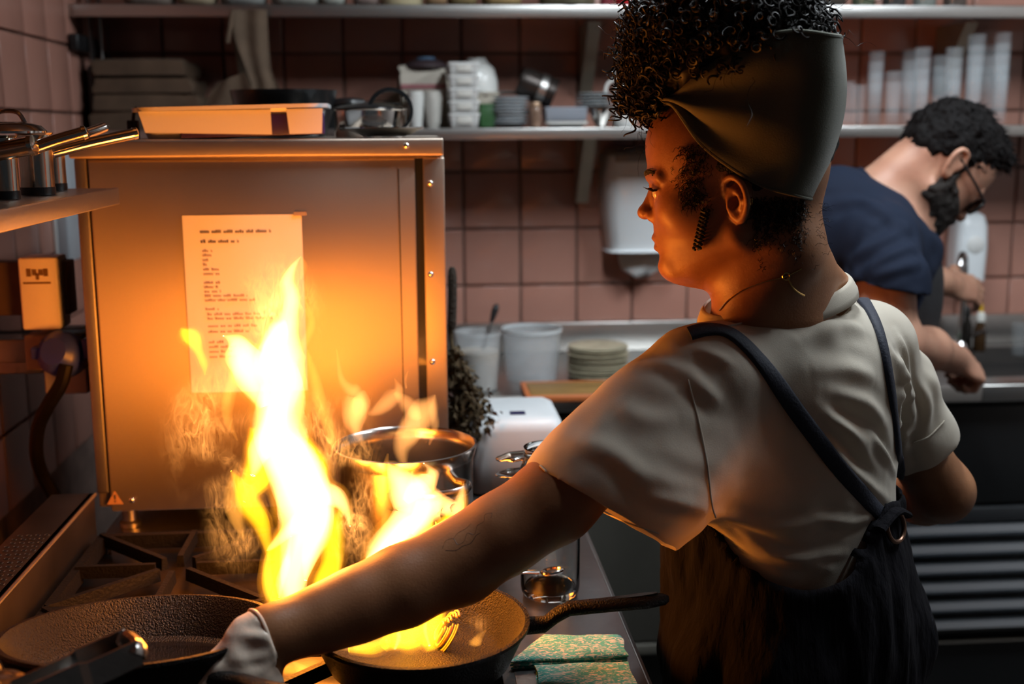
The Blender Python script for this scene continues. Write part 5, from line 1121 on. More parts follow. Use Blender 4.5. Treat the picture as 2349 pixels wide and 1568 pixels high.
for i, y0 in enumerate(range(850, 1170, 38)):   # gathered cloth along the right side seam
    q = [cast(BS, x, y)[0] for x, y in [(2064, y0 - 22), (2074, y0), (2080, y0 + 18)]]; q = np.array([p for p in q if p is not None])
    if len(q) > 1: d, t_ = seg_dist(Vs, q); disp += .006 * np.exp(-(d / .009) ** 2)
Vs = Vs + N * disp[:, None]
# open the hems and the neck, then give the cloth thickness
fc = Vs[Qs].mean(1); fn = np.cross(Vs[Qs[:, 2]] - Vs[Qs[:, 0]], Vs[Qs[:, 3]] - Vs[Qs[:, 1]]); fn /= np.linalg.norm(fn, axis=1)[:, None] + 1e-12
bad = ((np.abs((fc - hc_) @ hn) < .006) & (fn @ hn > .75) & (np.linalg.norm(fc - hc_, axis=1) < .15)) | ((np.abs((fc - (rA + rB) / 2) @ rn) < .006) & (fn @ rn > .75) & (np.linalg.norm(fc - (rA + rB) / 2, axis=1) < .12)) | (fc[:, 2] < .864)
pa_, pb_, pu_ = (fc - ncC) @ ncn, (fc - ncC) @ ncB, (fc - ncC) @ ncU
bad |= (np.sqrt((pa_ / rA_) ** 2 + (pb_ / rB_) ** 2) < .97) & (pu_ > -.09)
BS = bvh_of(Vs, Qs)
Vt, Qt = drop(Vs, Qs, bad); Vt = border_smooth(Vt, Qt); shirt = nmesh('tee_shirt', Vt, Qt, TEE, woman); tag(shirt, 'cream short sleeved tee shirt')
# ribbed collar and hem seams
ring = [ncC + ncn * rA_ * 1.0 * math.cos(q) + ncB * rB_ * 1.0 * math.sin(q) + ncU * .004 for q in np.linspace(0, 2 * PI, 60, endpoint=False)]
V = []
for i, q in enumerate(np.linspace(0, 2 * PI, 60, endpoint=False)):
    o_ = ncn * math.cos(q) + ncB * math.sin(q)
    for rr, uu_ in [(.0, .008), (.003, .0095), (.006, .006), (.0115, -.006), (.0125, -.0145), (.010, -.0155), (.006, -.010)]: V.append(ncC + ncn * (rA_ + rr * 1.0) * math.cos(q) + ncB * (rB_ + rr) * math.sin(q) + ncU * uu_)
k = 7; Fc = [(i * k + j, ((i + 1) % 60) * k + j, ((i + 1) % 60) * k + (j + 1) % k, i * k + (j + 1) % k) for i in range(60) for j in range(k)]
mesh('collar', V, Fc, TEE, shirt, True, False, 80)
SEAM = mat('seam_thread', (.48, .43, .35), .9)
for pix in [[(1655, 752), (1740, 735), (1830, 722), (1900, 690), (1930, 662)], [(1578, 870), (1600, 960), (1620, 1060), (1630, 1150), (1640, 1185)], [(1240, 1068), (1310, 1130), (1400, 1180), (1510, 1222)], [(2165, 965), (2130, 1000), (2093, 1014)]]:
    q = [cast(BS, x, y, .0012)[0] for x, y in cr(pix, 8)]; q = np.array([p for p in q if p is not None])
    if len(q) > 3:
        q[1:-1] = (q[:-2] + 2 * q[1:-1] + q[2:]) / 4; tube('seam', q, .0011, SEAM, shirt, 6)
# dungarees ----------------------------------------------------------
S = Sculpt((.16, 1.18, .0), (.80, 1.80, 1.28), .0055)
S.ell(W(1815, 1010, 1.475), (.171, .114, .16), RB, .06)
S.ell(W(1835, 1260, 1.475), (.146, .112, .20), RB, .06)
S.ell(W(1835, 1480, 1.48), (.168, .130, .21), RB, .07)
hx, hy_ = W(1835, 1480, 1.48)[:2]
S.cone(W(1580, 1225, 1.47), W(1625, 1480, 1.49), .030, .05, .06)
for s in (-1, 1):
    c = np.array((hx, hy_, 0)) + ax1h * s * .085
    S.cone(c + (0, 0, .85), c + (0, 0, .10), .105, .085, .05)
X, Y, Z = np.meshgrid(*S.ax, indexing='ij', sparse=True)
# top edge: scoop at the back, higher towards the front
tp_px = [(1480, 1190), (1520, 1200), (1570, 1195), (1650, 1262), (1750, 1314), (1830, 1330), (1920, 1300), (1985, 1242), (2012, 1185), (2040, 1160), (2078, 1166), (2100, 1178), (2200, 1185)]
tx = np.array([W(x, y, 1.385)[0] for x, y in tp_px]); tz_ = np.array([W(x, y, 1.385)[2] for x, y in tp_px]); fr = (X - hx) * ax2[0] + (Y - hy_) * ax2[1]
ztop = np.interp(X, tx, tz_).astype(np.float32) + np.clip(fr + .02, 0, .12) * .9
S.f = -smin(-S.f, -(Z - ztop).astype(np.float32), .004); S.half((0, 0, .03), (0, 0, -1))
Vo, Qo = S.mesh(); Vo = relax(Vo, Qo, 2, .5); N = vnormals(Vo, Qo)
ang_ = np.arctan2(Vo[:, 1] - hy_, Vo[:, 0] - hx)
dsp = .0015 * vnoise(np.c_[Vo[:, 0], Vo[:, 1], Vo[:, 2] * .35], 75, 9) + .0035 * vnoise(np.c_[ang_ * .22, ang_ * 0, Vo[:, 2] * .35], 30, 3) + .003 * vnoise(np.c_[Vo[:, 0], Vo[:, 1], Vo[:, 2] * .3], 26, 4) + .004
Vo = Vo + N * dsp[:, None]
fc = Vo[Qo].mean(1); fn = np.cross(Vo[Qo[:, 2]] - Vo[Qo[:, 0]], Vo[Qo[:, 3]] - Vo[Qo[:, 1]]); fn /= np.linalg.norm(fn, axis=1)[:, None] + 1e-12
zt_f = np.interp(fc[:, 0], tx, tz_) + np.clip((fc[:, 0] - hx) * ax2[0] + (fc[:, 1] - hy_) * ax2[1] + .02, 0, .12) * .9
bad = (np.abs(fc[:, 2] - zt_f) < .012) & (fn[:, 2] > .6)
Vo2, Qo2 = drop(Vo, Qo, bad); Vo2 = border_smooth(Vo2, Qo2, 20); dung = nmesh('dungarees', Vo2, Qo2, NAVY, woman); tag(dung, 'navy canvas dungarees'); BO = bvh_of(Vo, Qo)
sm = dung.modifiers.new('thickness', 'SOLIDIFY'); sm.thickness = .003; sm.offset = 1
# straps
both = BVHTree.FromPolygons([tuple(v) for v in np.vstack([Vs, Vo])], [tuple(int(i) for i in q) for q in np.vstack([Qs, Qo + len(Vs)])])
s1, sp1, sn1 = strap_on('strap', BS, [(1582, 768), (1620, 758), (1668, 764), (1710, 795), (1760, 852), (1820, 935), (1880, 1015), (1940, 1090), (2000, 1160), (2035, 1198)], .0105, .005, NAVYS, dung, 5)
s2, sp2, sn2 = strap_on('strap', BS, [(1922, 642), (1955, 665), (1985, 700), (2008, 745), (2024, 800), (2038, 880), (2050, 970), (2060, 1060), (2068, 1120), (2072, 1172)], .0088, .005, NAVYS, dung, 5)
RINGM = mat('dark_copper', (.16, .09, .06), .35, .9)
p, n_ = cast(both, 2042, 1207, .008)
eA = unit(np.cross(n_, (0, 0, 1))); eB = np.cross(eA, n_)
tube('ring', [p + eA * .0195 * math.cos(q) + eB * .0195 * math.sin(q) for q in np.linspace(0, 2 * PI, 28, endpoint=False)], .0032, RINGM, dung, 10, closed=True)
# tab that folds over the ring
q = [cast(both, x, y, .006) for x, y in [(2010, 1215), (2028, 1185), (2048, 1170), (2068, 1178), (2080, 1210)]]
tube('tab', cr([a[0] for a in q if a[0] is not None], 4), .009, NAVY, dung, 10, flat=.6)
# side opening seam with flap, rivet button
for pix in [[(2085, 1180), (2110, 1280), (2130, 1400), (2150, 1520), (2160, 1568)], [(2095, 1180), (2120, 1280), (2140, 1400), (2160, 1520)]]:
    qq = np.array([c[0] for c in (cast(BO, x, y, .002) for x, y in cr(pix, 6)) if c[0] is not None])
    if len(qq) > 3: tube('seam', qq, .0014, NAVYS, dung, 6)
# shoes
for s in (-1, 1):
    c = np.array((hx, hy_, 0)) + ax1h * s * .085; S = Sculpt(c - (.2, .2, 0), c + (.2, .2, .14), .006)
    S.cone(c + (0, 0, .045), c + ax2 * .13 + (0, 0, .03), .042, .034, .02); S.cone(c + (0, 0, .05), c + (0, 0, .11), .04, .038, .02); S.half((0, 0, .004), (0, 0, -1)); V_, Q_ = S.mesh(); nmesh('shoe', V_, Q_, BLACKP, woman)
# glove on the reaching hand ---------------------------------------------
GLOVE = mat('latex_glove', (.78, .62, .50), .42, sss=.1, bump=.12, bscale=55)
S = Sculpt(np.minimum(wl_, W(560, 1640, 1.17)) - .10, np.maximum(wl_, W(560, 1640, 1.17)) + .10, .0024)
cuffA = W(652, 1444, 1.213)
S.chain([cuffA, armL[8], W(590, 1478, 1.201), wl_ + hd_ * .02], [.0320, .0310, .0305, .030], .01)
hand(S, wl_, hd_, np.array((.85, .25, -.1)), np.array((.35, .85, -.1)), .62, .007, 1.05)
cn = unit(armL[7] - armL[8]); cp = (W(583, 1400, 1.20) + W(632, 1530, 1.20)) / 2; ce = unit(W(583, 1400, 1.20) - W(632, 1530, 1.20)); cn = unit(cn - ce * (cn @ ce)); S.half(cp, cn)
Vg, Qg = S.mesh(); Vg = relax(Vg, Qg, 1, .4); N = vnormals(Vg, Qg); al = (Vg - wl_) @ hd_
Vg = Vg + N * (.0012 * vnoise(Vg, 60, 6) + .0018 * np.maximum(0, 1 - np.abs(al) / .06) * vnoise(np.c_[Vg[:, 0], Vg[:, 1], Vg[:, 2] * 2.5], 45, 8))[:, None]
fc = Vg[Qg].mean(1); fn = np.cross(Vg[Qg[:, 2]] - Vg[Qg[:, 0]], Vg[Qg[:, 3]] - Vg[Qg[:, 1]]); fn /= np.linalg.norm(fn, axis=1)[:, None] + 1e-12
bad = (np.abs((fc - cp) @ cn) < .004) & (fn @ cn > .7); Vg, Qg = drop(Vg, Qg, bad); Vg = border_smooth(Vg, Qg)
glove = nmesh('glove', Vg, Qg, GLOVE, woman); tag(glove, 'pale thin glove with a loose cuff'); sm = glove.modifiers.new('thickness', 'SOLIDIFY'); sm.thickness = .0010; sm.offset = 1
cen = armL[8] + (armL[7] - armL[8]) * ((cp - armL[8]) @ cn / ((armL[7] - armL[8]) @ cn)); ce2 = np.cross(cn, ce)
tube('cuff_roll', [cen + ce * .0322 * math.cos(q) + ce2 * .0320 * math.sin(q) + cn * .0012 * math.sin(3 * q) for q in np.linspace(0, 2 * PI, 40, endpoint=False)], .0020, GLOVE, glove, 8, closed=True)
# eye, brows, lashes, lips --------------------------------------------------
for s in (1, -1):
    o_ = lathe('eye', [(0.0, -.0112), (.006, -.0095), (.0105, -.004), (.0112, 0), (.0105, .004), (.006, .0095), (0, .0112)], mat('eye_white', (.7, .62, .55), .12, coat=.6), woman, 20); o_.location = tuple(hl(.0922, s * .0312, -.0210))
    o2 = lathe('iris', [(0, .0008), (.003, .0006), (.0052, 0), (0, -.001)], mat('iris_brown', (.02, .008, .004), .1, coat=.8), woman, 20); o2.matrix_world = Matrix.Translation(hl(.1030, s * .0300, -.0220)) @ Matrix(np.column_stack([hw_, np.cross(hu, hw_), hu]).tolist()).to_4x4()
    b = MB()
    for i in range(16):
        f = i / 15; a0 = hl(.1035 - .009 * f, s * (.020 + .024 * f), -.0160 - .0015 * f); d = hu * (.0125 - .004 * f) + hw_ * s * (.001 + .007 * f)
        b.tube([a0, a0 + d * .6 + np.array((0, 0, -.0012)), a0 + d + np.array((0, 0, .0012))], [.0009, .0007, .0002], 4)
    b.build('eyelashes', mat('lash_black', (.006, .004, .003), .6), woman)
    b = MB(); r_ = np.random.default_rng(3)
    for i in range(110):
        f = r_.random(); u_ = .1150 - .016 * f ** 1.3; a0 = hl(u_ + .0015, s * (.009 + .036 * f), .0005 + .003 * math.sin(f * 2.4) + r_.normal(0, .0012)); b.tube([a0, a0 - hu * .005 * (.3 + f) + hw_ * s * .004 + np.array((0, 0, .002 * (1 - f)))], [.0008, .0003], 4)
    b.build('eyebrow', mat('brow_black', (.012, .007, .004), .7), woman)
# head scarf: a band narrow at the front, tall and flared at the back -----------
SCARF = mat('olive_scarf', (.088, .092, .064), .88, bump=.12, bscale=600, var=.12, vscale=10, sheen=.2)
nA, nS = 96, 40; V = []
lowpx = [(0.0, hl(.094, 0, .078)), (.10, hp(1540, 248, .052)), (.2, hp(1595, 338, .071)), (.30, hp(1690, 412, .080)), (.40, hp(1782, 440, .066)), (.5, hp(1858, 453, .0))]
upx = [(0.0, hl(.090, 0, .100)), (.10, hp(1548, 218, .058)), (.2, hp(1600, 150, .075)), (.30, hp(1725, 105, .088)), (.40, hp(1832, 112, .076)), (.5, hp(1893, 108, .0))]
def mirror(p): d = p - H0; w_ = d @ hw_; return p - 2 * w_ * hw_
def loop(lst):
    q = [p for _, p in lst]; q += [mirror(p) for _, p in lst[-2:0:-1]]; return cr(q, 12, True)
Lo, Up = loop(lowpx), loop(upx); nA = len(Lo); cen_l = Lo.mean(0); r_ = np.random.default_rng(9)
for j in range(nS + 1):
    v = j / nS
    for i in range(nA):
        a, b_ = Lo[i], Up[i]; p = a + (b_ - a) * v; fi = i / nA; fi = min(fi, 1 - fi) * 2      # 0 front, 1 back
        ctr_ = cen_l + (Up.mean(0) - cen_l) * v; o_ = p - ctr_; o_[2] = 0; o_ = unit(o_)
        bulge = (.008 + .016 * max(0, fi - .6)) * math.sin(PI * v) * (1 if fi > .2 else fi / .2)
        fold = .0075 * math.sin(v * 17 + 1.0 * math.sin(fi * 5)) * max(0, 1 - fi * 1.55) * (fi > .02) + .0045 * math.sin(v * 13 + fi * 3 + 1) * max(0, 1 - fi * 1.1) + .0018 * math.sin(v * 6 - fi * 9)
        V.append(p + o_ * (bulge + fold))
Fc = [(j * nA + i, j * nA + (i + 1) % nA, (j + 1) * nA + (i + 1) % nA, (j + 1) * nA + i) for j in range(nS) for i in range(nA)]
scarf = mesh('head_scarf', V, Fc, SCARF, woman, True); tag(scarf, 'olive green wrapped head scarf'); sm = scarf.modifiers.new('thickness', 'SOLIDIFY'); sm.thickness = .003; sm.offset = 0; ss_ = scarf.modifiers.new('sub', 'SUBSURF'); ss_.levels = ss_.render_levels = 1
V = np.array(V); tube('folded_edge', V[nS * nA:(nS + 1) * nA], .0028, SCARF, scarf, 8, closed=True); tube('folded_edge', V[:nA], .0022, SCARF, scarf, 8, closed=True)
# hair: dark mass in and above the scarf plus many coils ---------------------------
HAIR = mat('black_hair', (.007, .005, .004), .5, spec=.35)
S = Sculpt(H0 - (.22, .2, .14), H0 + (.18, .2, .30), .005)
S.ell(hp(1665, 80, 0), (.098, .092, .088), HR, .02); S.ell(hp(1600, 110, 0), (.062, .075, .075), HR, .03); S.ell(hp(1735, 130, 0), (.072, .074, .070), HR, .03); S.ell(hl(-.01, 0, .05), (.098, .072, .09), HR, .02); S.ell(hp(1512, 195, .0), (.024, .050, .045), HR, .03)
Vk, Qk = S.mesh(); Vk = Vk + vnormals(Vk, Qk) * (.006 * vnoise(Vk, 60, 11))[:, None]; hair = nmesh('hair', Vk, Qk, HAIR, woman); tag(hair, 'black curly hair piled up above the scarf')
# hair line on temples and nape
S = Sculpt(H0 - (.16, .12, .14), H0 + (.14, .12, .12), .003)
S.ell(hl(-.006, 0, .030), (.098, .0755, .097), HR, .0); S.half(hl(.052, 0, 0), unit(hu * 1.0 - np.array((0, 0, .75)))); S.half(hl(-.06, 0, -.045), (0, 0, -1), .01); S.ell(hl(-.040, 0, -.048), (.045, .055, .056), HR, .015)
Vc_, Qc_ = S.mesh(); nmesh('hair_cap', Vc_ + vnormals(Vc_, Qc_) * (.0012 * vnoise(Vc_, 160, 4))[:, None], Qc_, mat('cropped_hair', (.012, .008, .006), .75, bump=.6, bscale=260), woman)
def coil(b, p, d, L, R, turns, r, rg, seg=5):
    d = unit(d); a = unit(np.cross(d, rg.normal(size=3))); c = np.cross(d, a); n = int(turns * 9); ph = rg.random() * 6.3; bend = rg.normal(size=3) * .25 * L; pts = []
    for i in range(n + 1):
        t = i / n; q = ph + 2 * PI * turns * t; rr = R * (.55 + .45 * min(1, t * 3)) * (1 - .25 * t); pts.append(p + d * L * t + bend * t * t + np.array((0, 0, -.12 * L * t * t)) + rr * (math.cos(q) * a + math.sin(q) * c))
    b.tube(pts, [r * (1 - .5 * (i / n) ** 3) for i in range(n + 1)], seg)
b = MB(); rg = np.random.default_rng(12); Nk = vnormals(Vk, Qk); 
vis = [i for i in range(len(Vk)) if not (Nk[i, 2] < -.25 and (Vk[i] - H0) @ hu > .05 and Vk[i, 2] < hp(1500, 190)[2]) and not ((Vk[i] - H0) @ hu < -.04 and Vk[i, 2] < hp(1800, 118)[2]) and Vk[i, 2] > hp(1700, 170)[2] or (Vk[i] - H0) @ hu > .085]
for i in rg.choice(vis, 1800, replace=False):
    L = rg.uniform(.016, .030); coil(b, Vk[i] - Nk[i] * .010, Nk[i] + rg.normal(0, .35, 3) + hu * .15, L, rg.uniform(.0045, .0072), rg.uniform(2.6, 3.8), rg.uniform(.0015, .0022), rg)
for _ in range(150):    # curls falling over the forehead
    py = rg.uniform(20, 232); px = rg.uniform(1462, 1540 - max(0, py - 90) * .42); w_ = rg.normal(0, .032); p = hp(px, py, w_)
    coil(b, p, hu * rg.uniform(.3, 1.0) + np.array((0, 0, -1)) * rg.uniform(.2, .9) + hw_ * rg.normal(0, .4), rg.uniform(.020, .034), rg.uniform(.0052, .0080), rg.uniform(2.4, 3.2), rg.uniform(.0014, .0020), rg)
for px, py, w_ in [(1465, 262, .02), (1430, 215, .01), (1420, 245, .03), (1455, 225, -.01), (1440, 180, .0), (1475, 240, .04)]: coil(b, hp(px + 14, py - 34, w_), np.array((0, 0, -1)) + hu * .35, .036, .0072, 2.6, .0018, rg)
tag(b.build('curls', HAIR, hair), kind='stuff')
b = MB()     # fine flyaway hairs
for _ in range(170):
    i = rg.choice(vis); coil(b, Vk[i], Nk[i] + rg.normal(0, .4, 3), rg.uniform(.03, .065), rg.uniform(.003, .006), 2.2, .00030, rg, 3)
for _ in range(120):
    f = rg.random(); p = hp(1845 - 30 * f + rg.normal(0, 5), 460 + 150 * f, rg.normal(0, .03)); coil(b, p, -hu + rg.normal(0, .3, 3), rg.uniform(.008, .022), .0018, 1.5, .00025, rg, 3)
tag(b.build('flyaway_hair', HAIR, hair), kind='stuff')
b = MB()     # twisted lock in front of the ear
for k_ in range(2):
    pts = [hp(1597 - 14 * f + 8 * math.sin(f * 34 + k_ * PI), 470 + 90 * f, .0685 - .006 * f + .004 * math.cos(f * 34 + k_ * PI)) for f in np.linspace(0, 1, 46)]; b.tube(pts, .0016, 6)
b.build('side_lock', HAIR, hair)
b = MB()     # soft hair on the temple
for _ in range(760):
    px, py = (rg.normal(1590, 16), rg.uniform(330, 470)) if _ < 260 else (rg.uniform(1725, 1846), 450 + abs(rg.normal(0, 55))); p, n_ = cast(BH, px, py, .0005)
    if p is not None: coil(b, p, n_ * .5 + np.array((0, 0, -.7)) + rg.normal(0, .4, 3), rg.uniform(.006, .014), .0016, 1.6, .0004, rg, 3)
tag(b.build('temple_hair', HAIR, hair), kind='stuff')
# jewellery
GOLD = mat('gold', (.75, .48, .16), .22, 1)
ear = hp(1672, 452, .079); tube('ear_ring', [ear + hu * -.006 + unit(hu * .2 + hw_) * .0052 * math.cos(q) + (unit(hu) * .0 + np.array((0, 0, 1))) * .0046 * math.sin(q) for q in np.linspace(0, 2 * PI, 20, endpoint=False)], .0008, GOLD, woman, 6, closed=True)
nk = [(1652, 712), (1675, 685), (1710, 662), (1755, 645), (1800, 634), (1838, 615)]
q = np.array([c[0] for c in (cast(BH, x, y, .0012) for x, y in cr(nk, 8)) if c[0] is not None]); neck = tube('necklace', q, .0008, GOLD, woman, 6); tag(neck, 'thin gold chain')
q = np.array([c[0] for c in (cast(BH, x, y, .0016) for x, y in cr([(1806, 634), (1815, 655), (1828, 668), (1843, 676)], 4)) if c[0] is not None])
if len(q) > 2: tube('chain_end', q, .0012, GOLD, woman, 6)
c_ = cast(BH, 1803, 632, .002)[0]
if c_ is not None: tube('clasp', [c_ + np.array((.0042 * math.cos(a), 0, .0042 * math.sin(a))) for a in np.linspace(0, 2 * PI, 16, endpoint=False)], .0010, GOLD, woman, 6, closed=True)
# line tattoo on the upper forearm
TAT = mat('tattoo_ink', (.075, .032, .016), .5)
BA = BB
b = MB()
for pix in [[(1015, 1258), (1022, 1240), (1040, 1235), (1050, 1248), (1065, 1240), (1072, 1222), (1088, 1225), (1095, 1205), (1110, 1195), (1112, 1180), (1128, 1176), (1126, 1188)], [(1022, 1262), (1045, 1262), (1062, 1252), (1080, 1245), (1092, 1228), (1102, 1222)], [(1040, 1235), (1050, 1222), (1068, 1212), (1080, 1200)]]:
    q = [c[0] for c in (cast(BA, x, y, -.0006) for x, y in cr(pix, 6)) if c[0] is not None]
    if len(q) > 3: b.tube(q, .0008, 5)
b.build('tattoo', TAT, woman)
# tongs in the hidden hand
t = thing('serving_tongs', 'steel tongs with scalloped jaws held out over the pot', 'tongs', tuple(W(1700, 1075, 1.70)))
for s, (jy0, jy1, tipy) in enumerate([(1046, 1040, 1052), (1082, 1072, 1088)]):
    a, c = W(1137, tipy, 1.655), W(1262, jy1, 1.66); d = unit(c - a); sd = unit(np.cross(d, (0, 0, 1))); V = []; L = np.linalg.norm(c - a); nU, nW = 22, 9
    for i in range(nU + 1):
        u_ = i / nU; w_ = .021 * math.sqrt(max(0, 1 - (1 - min(1, u_ * 2.2)) ** 2)) * (1 - .35 * max(0, u_ - .5)) + .0015; sc_ = .0022 * math.cos(u_ * 22)
        for k_ in range(nW):
            v = k_ / (nW - 1) * 2 - 1; z_ = (.008 * (1 - v * v)) * (1 if s == 0 else -1); e_ = abs(v) > .99
            V.append(a + d * L * u_ + sd * (w_ * v + (sc_ * np.sign(v) if e_ else 0)) + np.array((0, 0, z_ * min(1, u_ * 4))))
    Fc = [(i * nW + k_, i * nW + k_ + 1, (i + 1) * nW + k_ + 1, (i + 1) * nW + k_) for i in range(nU) for k_ in range(nW - 1)]
    o_ = mesh('jaw', V, Fc, CHROME, t, True, True); sm = o_.modifiers.new('s', 'SOLIDIFY'); sm.thickness = .0016
    e_ = W(1800, 1092, 1.745); tube('arm', cr([c - d * .01, W(1450, 1062 + 10 * s, 1.69), e_], 5), .0075, CHROME, t, 10, world=True, flat=.5)
tube('spring_end', cr([W(1790, 1080, 1.745), W(1812, 1092, 1.75), W(1790, 1100, 1.745)], 4), .006, CHROME, t, 8, world=True)
# ---------------------------------------------------------------- the man at the sink
SKIN2 = skin_mat('fair_skin', (.50, .27, .18), (.42, .21, .14))
G0 = P(2168, 372, 2.40); pm_ = math.radians(46); ym = math.radians(8)
gu = unit((math.cos(ym) * math.cos(pm_), math.sin(ym) * math.cos(pm_), -math.sin(pm_))); gw = unit(np.cross((0, 0, 1), gu)); gv = np.cross(gu, gw)   # forward, his left (away), up
GR = np.array([gu, gw, gv])
def gl(u, w, v): return G0 + gu * u + gw * w + gv * v
S = Sculpt((.50, 2.02, .60), (1.42, 2.90, 1.68), .0040)
def headprims(S):
    S.ell(gl(-.004, 0, .030), (.098, .074, .090), GR, .001); S.ell(gl(.045, 0, .02), (.052, .058, .055), GR, .03); S.ell(gl(.034, 0, -.045), (.062, .060, .080), GR, .03); S.ell(gl(.070, 0, -.085), (.027, .030, .036), GR, .02)
    S.cone(gl(.098, 0, -.012), gl(.112, 0, -.048), .008, .011, .010)
    for s in (-1, 1):
        S.ell(gl(.102, s * .013, -.052), (.009, .007, .007), GR, .004); S.ell(gl(.104, s * .031, -.020), (.016, .018, .012), GR, .010, 'sub'); S.ell(gl(.080, s * .031, -.020), (.0135, .015, .012), GR, .005)
        S.cone(gl(.098, s * .008, -.002), gl(.084, s * .045, -.002), .006, .006, .01); S.cone(gl(-.005, s * .05, -.08), gl(.068, s * .012, -.115), .02, .017, .02)
        ec = gl(-.018, s * .074, -.020); rim = [ec + gu * a + gv * b_ + gw * s * c for a, b_, c in [(.012, -.004, 0), (.014, .016, .003), (.004, .030, .008), (-.012, .028, .012), (-.020, .012, .014), (-.016, -.008, .010), (-.006, -.026, .004), (.004, -.030, .0), (.010, -.020, 0)]]
        S.chain(cr(rim, 3), [.0046] * 25, .004); S.ell(ec + gw * s * .002, (.015, .005, .024), GR, .006)
    S.ell(gl(.096, 0, -.082), (.009, .020, .006), GR, .004); S.ell(gl(.092, 0, -.094), (.009, .017, .007), GR, .004)
headprims(S)
nbm = P(1985, 480, 2.42)
S.cone(gl(-.045, 0, -.03), nbm, .056, .066, .03); S.cone(gl(-.02, 0, -.07), P(2040, 520, 2.42), .045, .055, .03)
shR, shL = P(2020, 560, 2.27), P(1985, 530, 2.56)
S.cone(shR, shL, .06, .06, .04); S.cone(P(1985, 560, 2.42), P(1900, 900, 2.42), .13, .13, .04)
aR = [shR, P(2032, 680, 2.215), P(2062, 785, 2.20), P(2130, 800, 2.29), P(2195, 825, 2.42)]
S.chain(aR, [.056, .050, .044, .041, .031], .025)
aL = [shL, P(2010, 640, 2.66), P(2080, 640, 2.70), P(2150, 645, 2.72), P(2180, 650, 2.73)]
S.chain(aL, [.052, .044, .040, .033, .028], .02)
hand(S, P(2190, 822, 2.41), unit(P(2262, 862, 2.47) - P(2195, 825, 2.42)), np.array((.3, .9, .3)), np.array((-.4, .2, -1)), 1.05, .007, 1.05)
hand(S, P(2172, 648, 2.73), unit(P(2270, 672, 2.76) - P(2180, 650, 2.73)), np.array((.1, .6, .8)), np.array((-.3, .1, -1)), .42, .007, 1.0)
S.half((0, 0, .66), (0, 0, -1))
Vm, Qm = S.mesh(); Vm = relax(Vm, Qm, 1, .5); man = nmesh('person', Vm, Qm, SKIN2); tag(man, 'bearded man in navy tee with glasses bending over the sink', 'person')
# short dark hair and beard
MH = mat('dark_short_hair', (.006, .005, .005), .7, bump=.5, bscale=130, spec=.12)
S = Sculpt(G0 - (.20, .16, .18), G0 + (.20, .16, .18), .0036)
S.ell(gl(-.006, 0, .042), (.106, .081, .090), GR, .0); S.ell(gl(.062, 0, .078), (.050, .060, .034), GR, .03); S.ell(gl(-.055, 0, .0), (.055, .066, .062), GR, .03)
S.half(gl(.066, 0, .048), unit(gu * .75 - gv * .66), .012)
for s in (-1, 1): S.ell(gl(-.016, s * .085, -.022), (.026, .030, .036), GR, .01, 'sub')
S.half(gl(-.05, 0, -.052), -gv + gu * .0, .01)
Vx, Qx = S.mesh(); Vx = Vx + vnormals(Vx, Qx) * (.0035 * vnoise(Vx, 55, 2) + .002 * vnoise(Vx, 130, 3))[:, None]; mhair = nmesh('hair', Vx, Qx, MH, man)
b = MB(); rg = np.random.default_rng(31); Nx = vnormals(Vx, Qx)
for i in rg.choice(len(Vx), 900, replace=False):
    if (Vx[i] - G0) @ gv < -.02: continue
    d = unit(Nx[i] * .5 + gu * .5 + rg.normal(0, .3, 3)); p = Vx[i] - Nx[i] * .003; b.tube([p, p + d * .008, p + d * .016 + gu * .004], [.0016, .0013, .0003], 4)
tag(b.build('hair_tufts', MH, mhair), kind='stuff')
S = Sculpt(G0 - (.16, .12, .20), G0 + (.18, .12, .10), .0034)
S.ell(gl(.036, 0, -.047), (.067, .0645, .083), GR, .0); S.ell(gl(.070, 0, -.087), (.031, .034, .038), GR, .02)
for s in (-1, 1): S.cone(gl(-.004, s * .051, -.080), gl(.068, s * .013, -.117), .0235, .021, .02)
S.cone(gl(.072, -.010, -.118), gl(.072, .010, -.118), .022, .022, .02)
S.half(gl(.0, 0, -.020), unit(gu * .047 + gv * .095), .012); S.half(gl(-.020, 0, -.06), -gu, .010)
for s in (-1, 1): S.cone(gl(.004, s * .0625, -.008), gl(.004, s * .0600, -.055), .009, .014, .012)
S.cone(gl(.098, -.017, -.0735), gl(.098, .017, -.0735), .0065, .0065, .006); S.ell(gl(.108, 0, -.088), (.014, .015, .0075), GR, .004, 'sub')
Vx, Qx = S.mesh(); Vx = Vx + vnormals(Vx, Qx) * (.0025 * vnoise(Vx, 90, 5))[:, None]; nmesh('beard', Vx, Qx, mat('beard_hair', (.014, .010, .008), .7, bump=.6, bscale=200), man)
# glasses
t = thing('eyeglasses', 'black framed glasses worn by the bearded man', 'glasses', tuple(gl(.10, 0, -.02)))
for s in (-1, 1):
    ring = [gl(.106, s * .032, -.022) + gw * .024 * math.cos(q) + gv * .019 * math.sin(q) - gu * .006 * abs(math.cos(q)) * (s * math.cos(q) > 0) for q in np.linspace(0, 2 * PI, 24, endpoint=False)]
    tube('rim', ring, .0028, BLACKP, t, 8, world=True, closed=True); tube('temple_arm', cr([gl(.100, s * .056, -.014), gl(.05, s * .074, -.012), gl(-.018, s * .080, -.006)], 4), .0028, BLACKP, t, 8, world=True)
    mesh('lens', [gl(.106, s * .032, -.022) + gw * .023 * math.cos(q) + gv * .018 * math.sin(q) for q in np.linspace(0, 2 * PI, 20, endpoint=False)], [tuple(range(20))], GLASS, t, False, True)
tube('bridge', cr([gl(.106, -.010, -.018), gl(.109, 0, -.015), gl(.106, .010, -.018)], 4), .0022, BLACKP, t, 8, world=True)
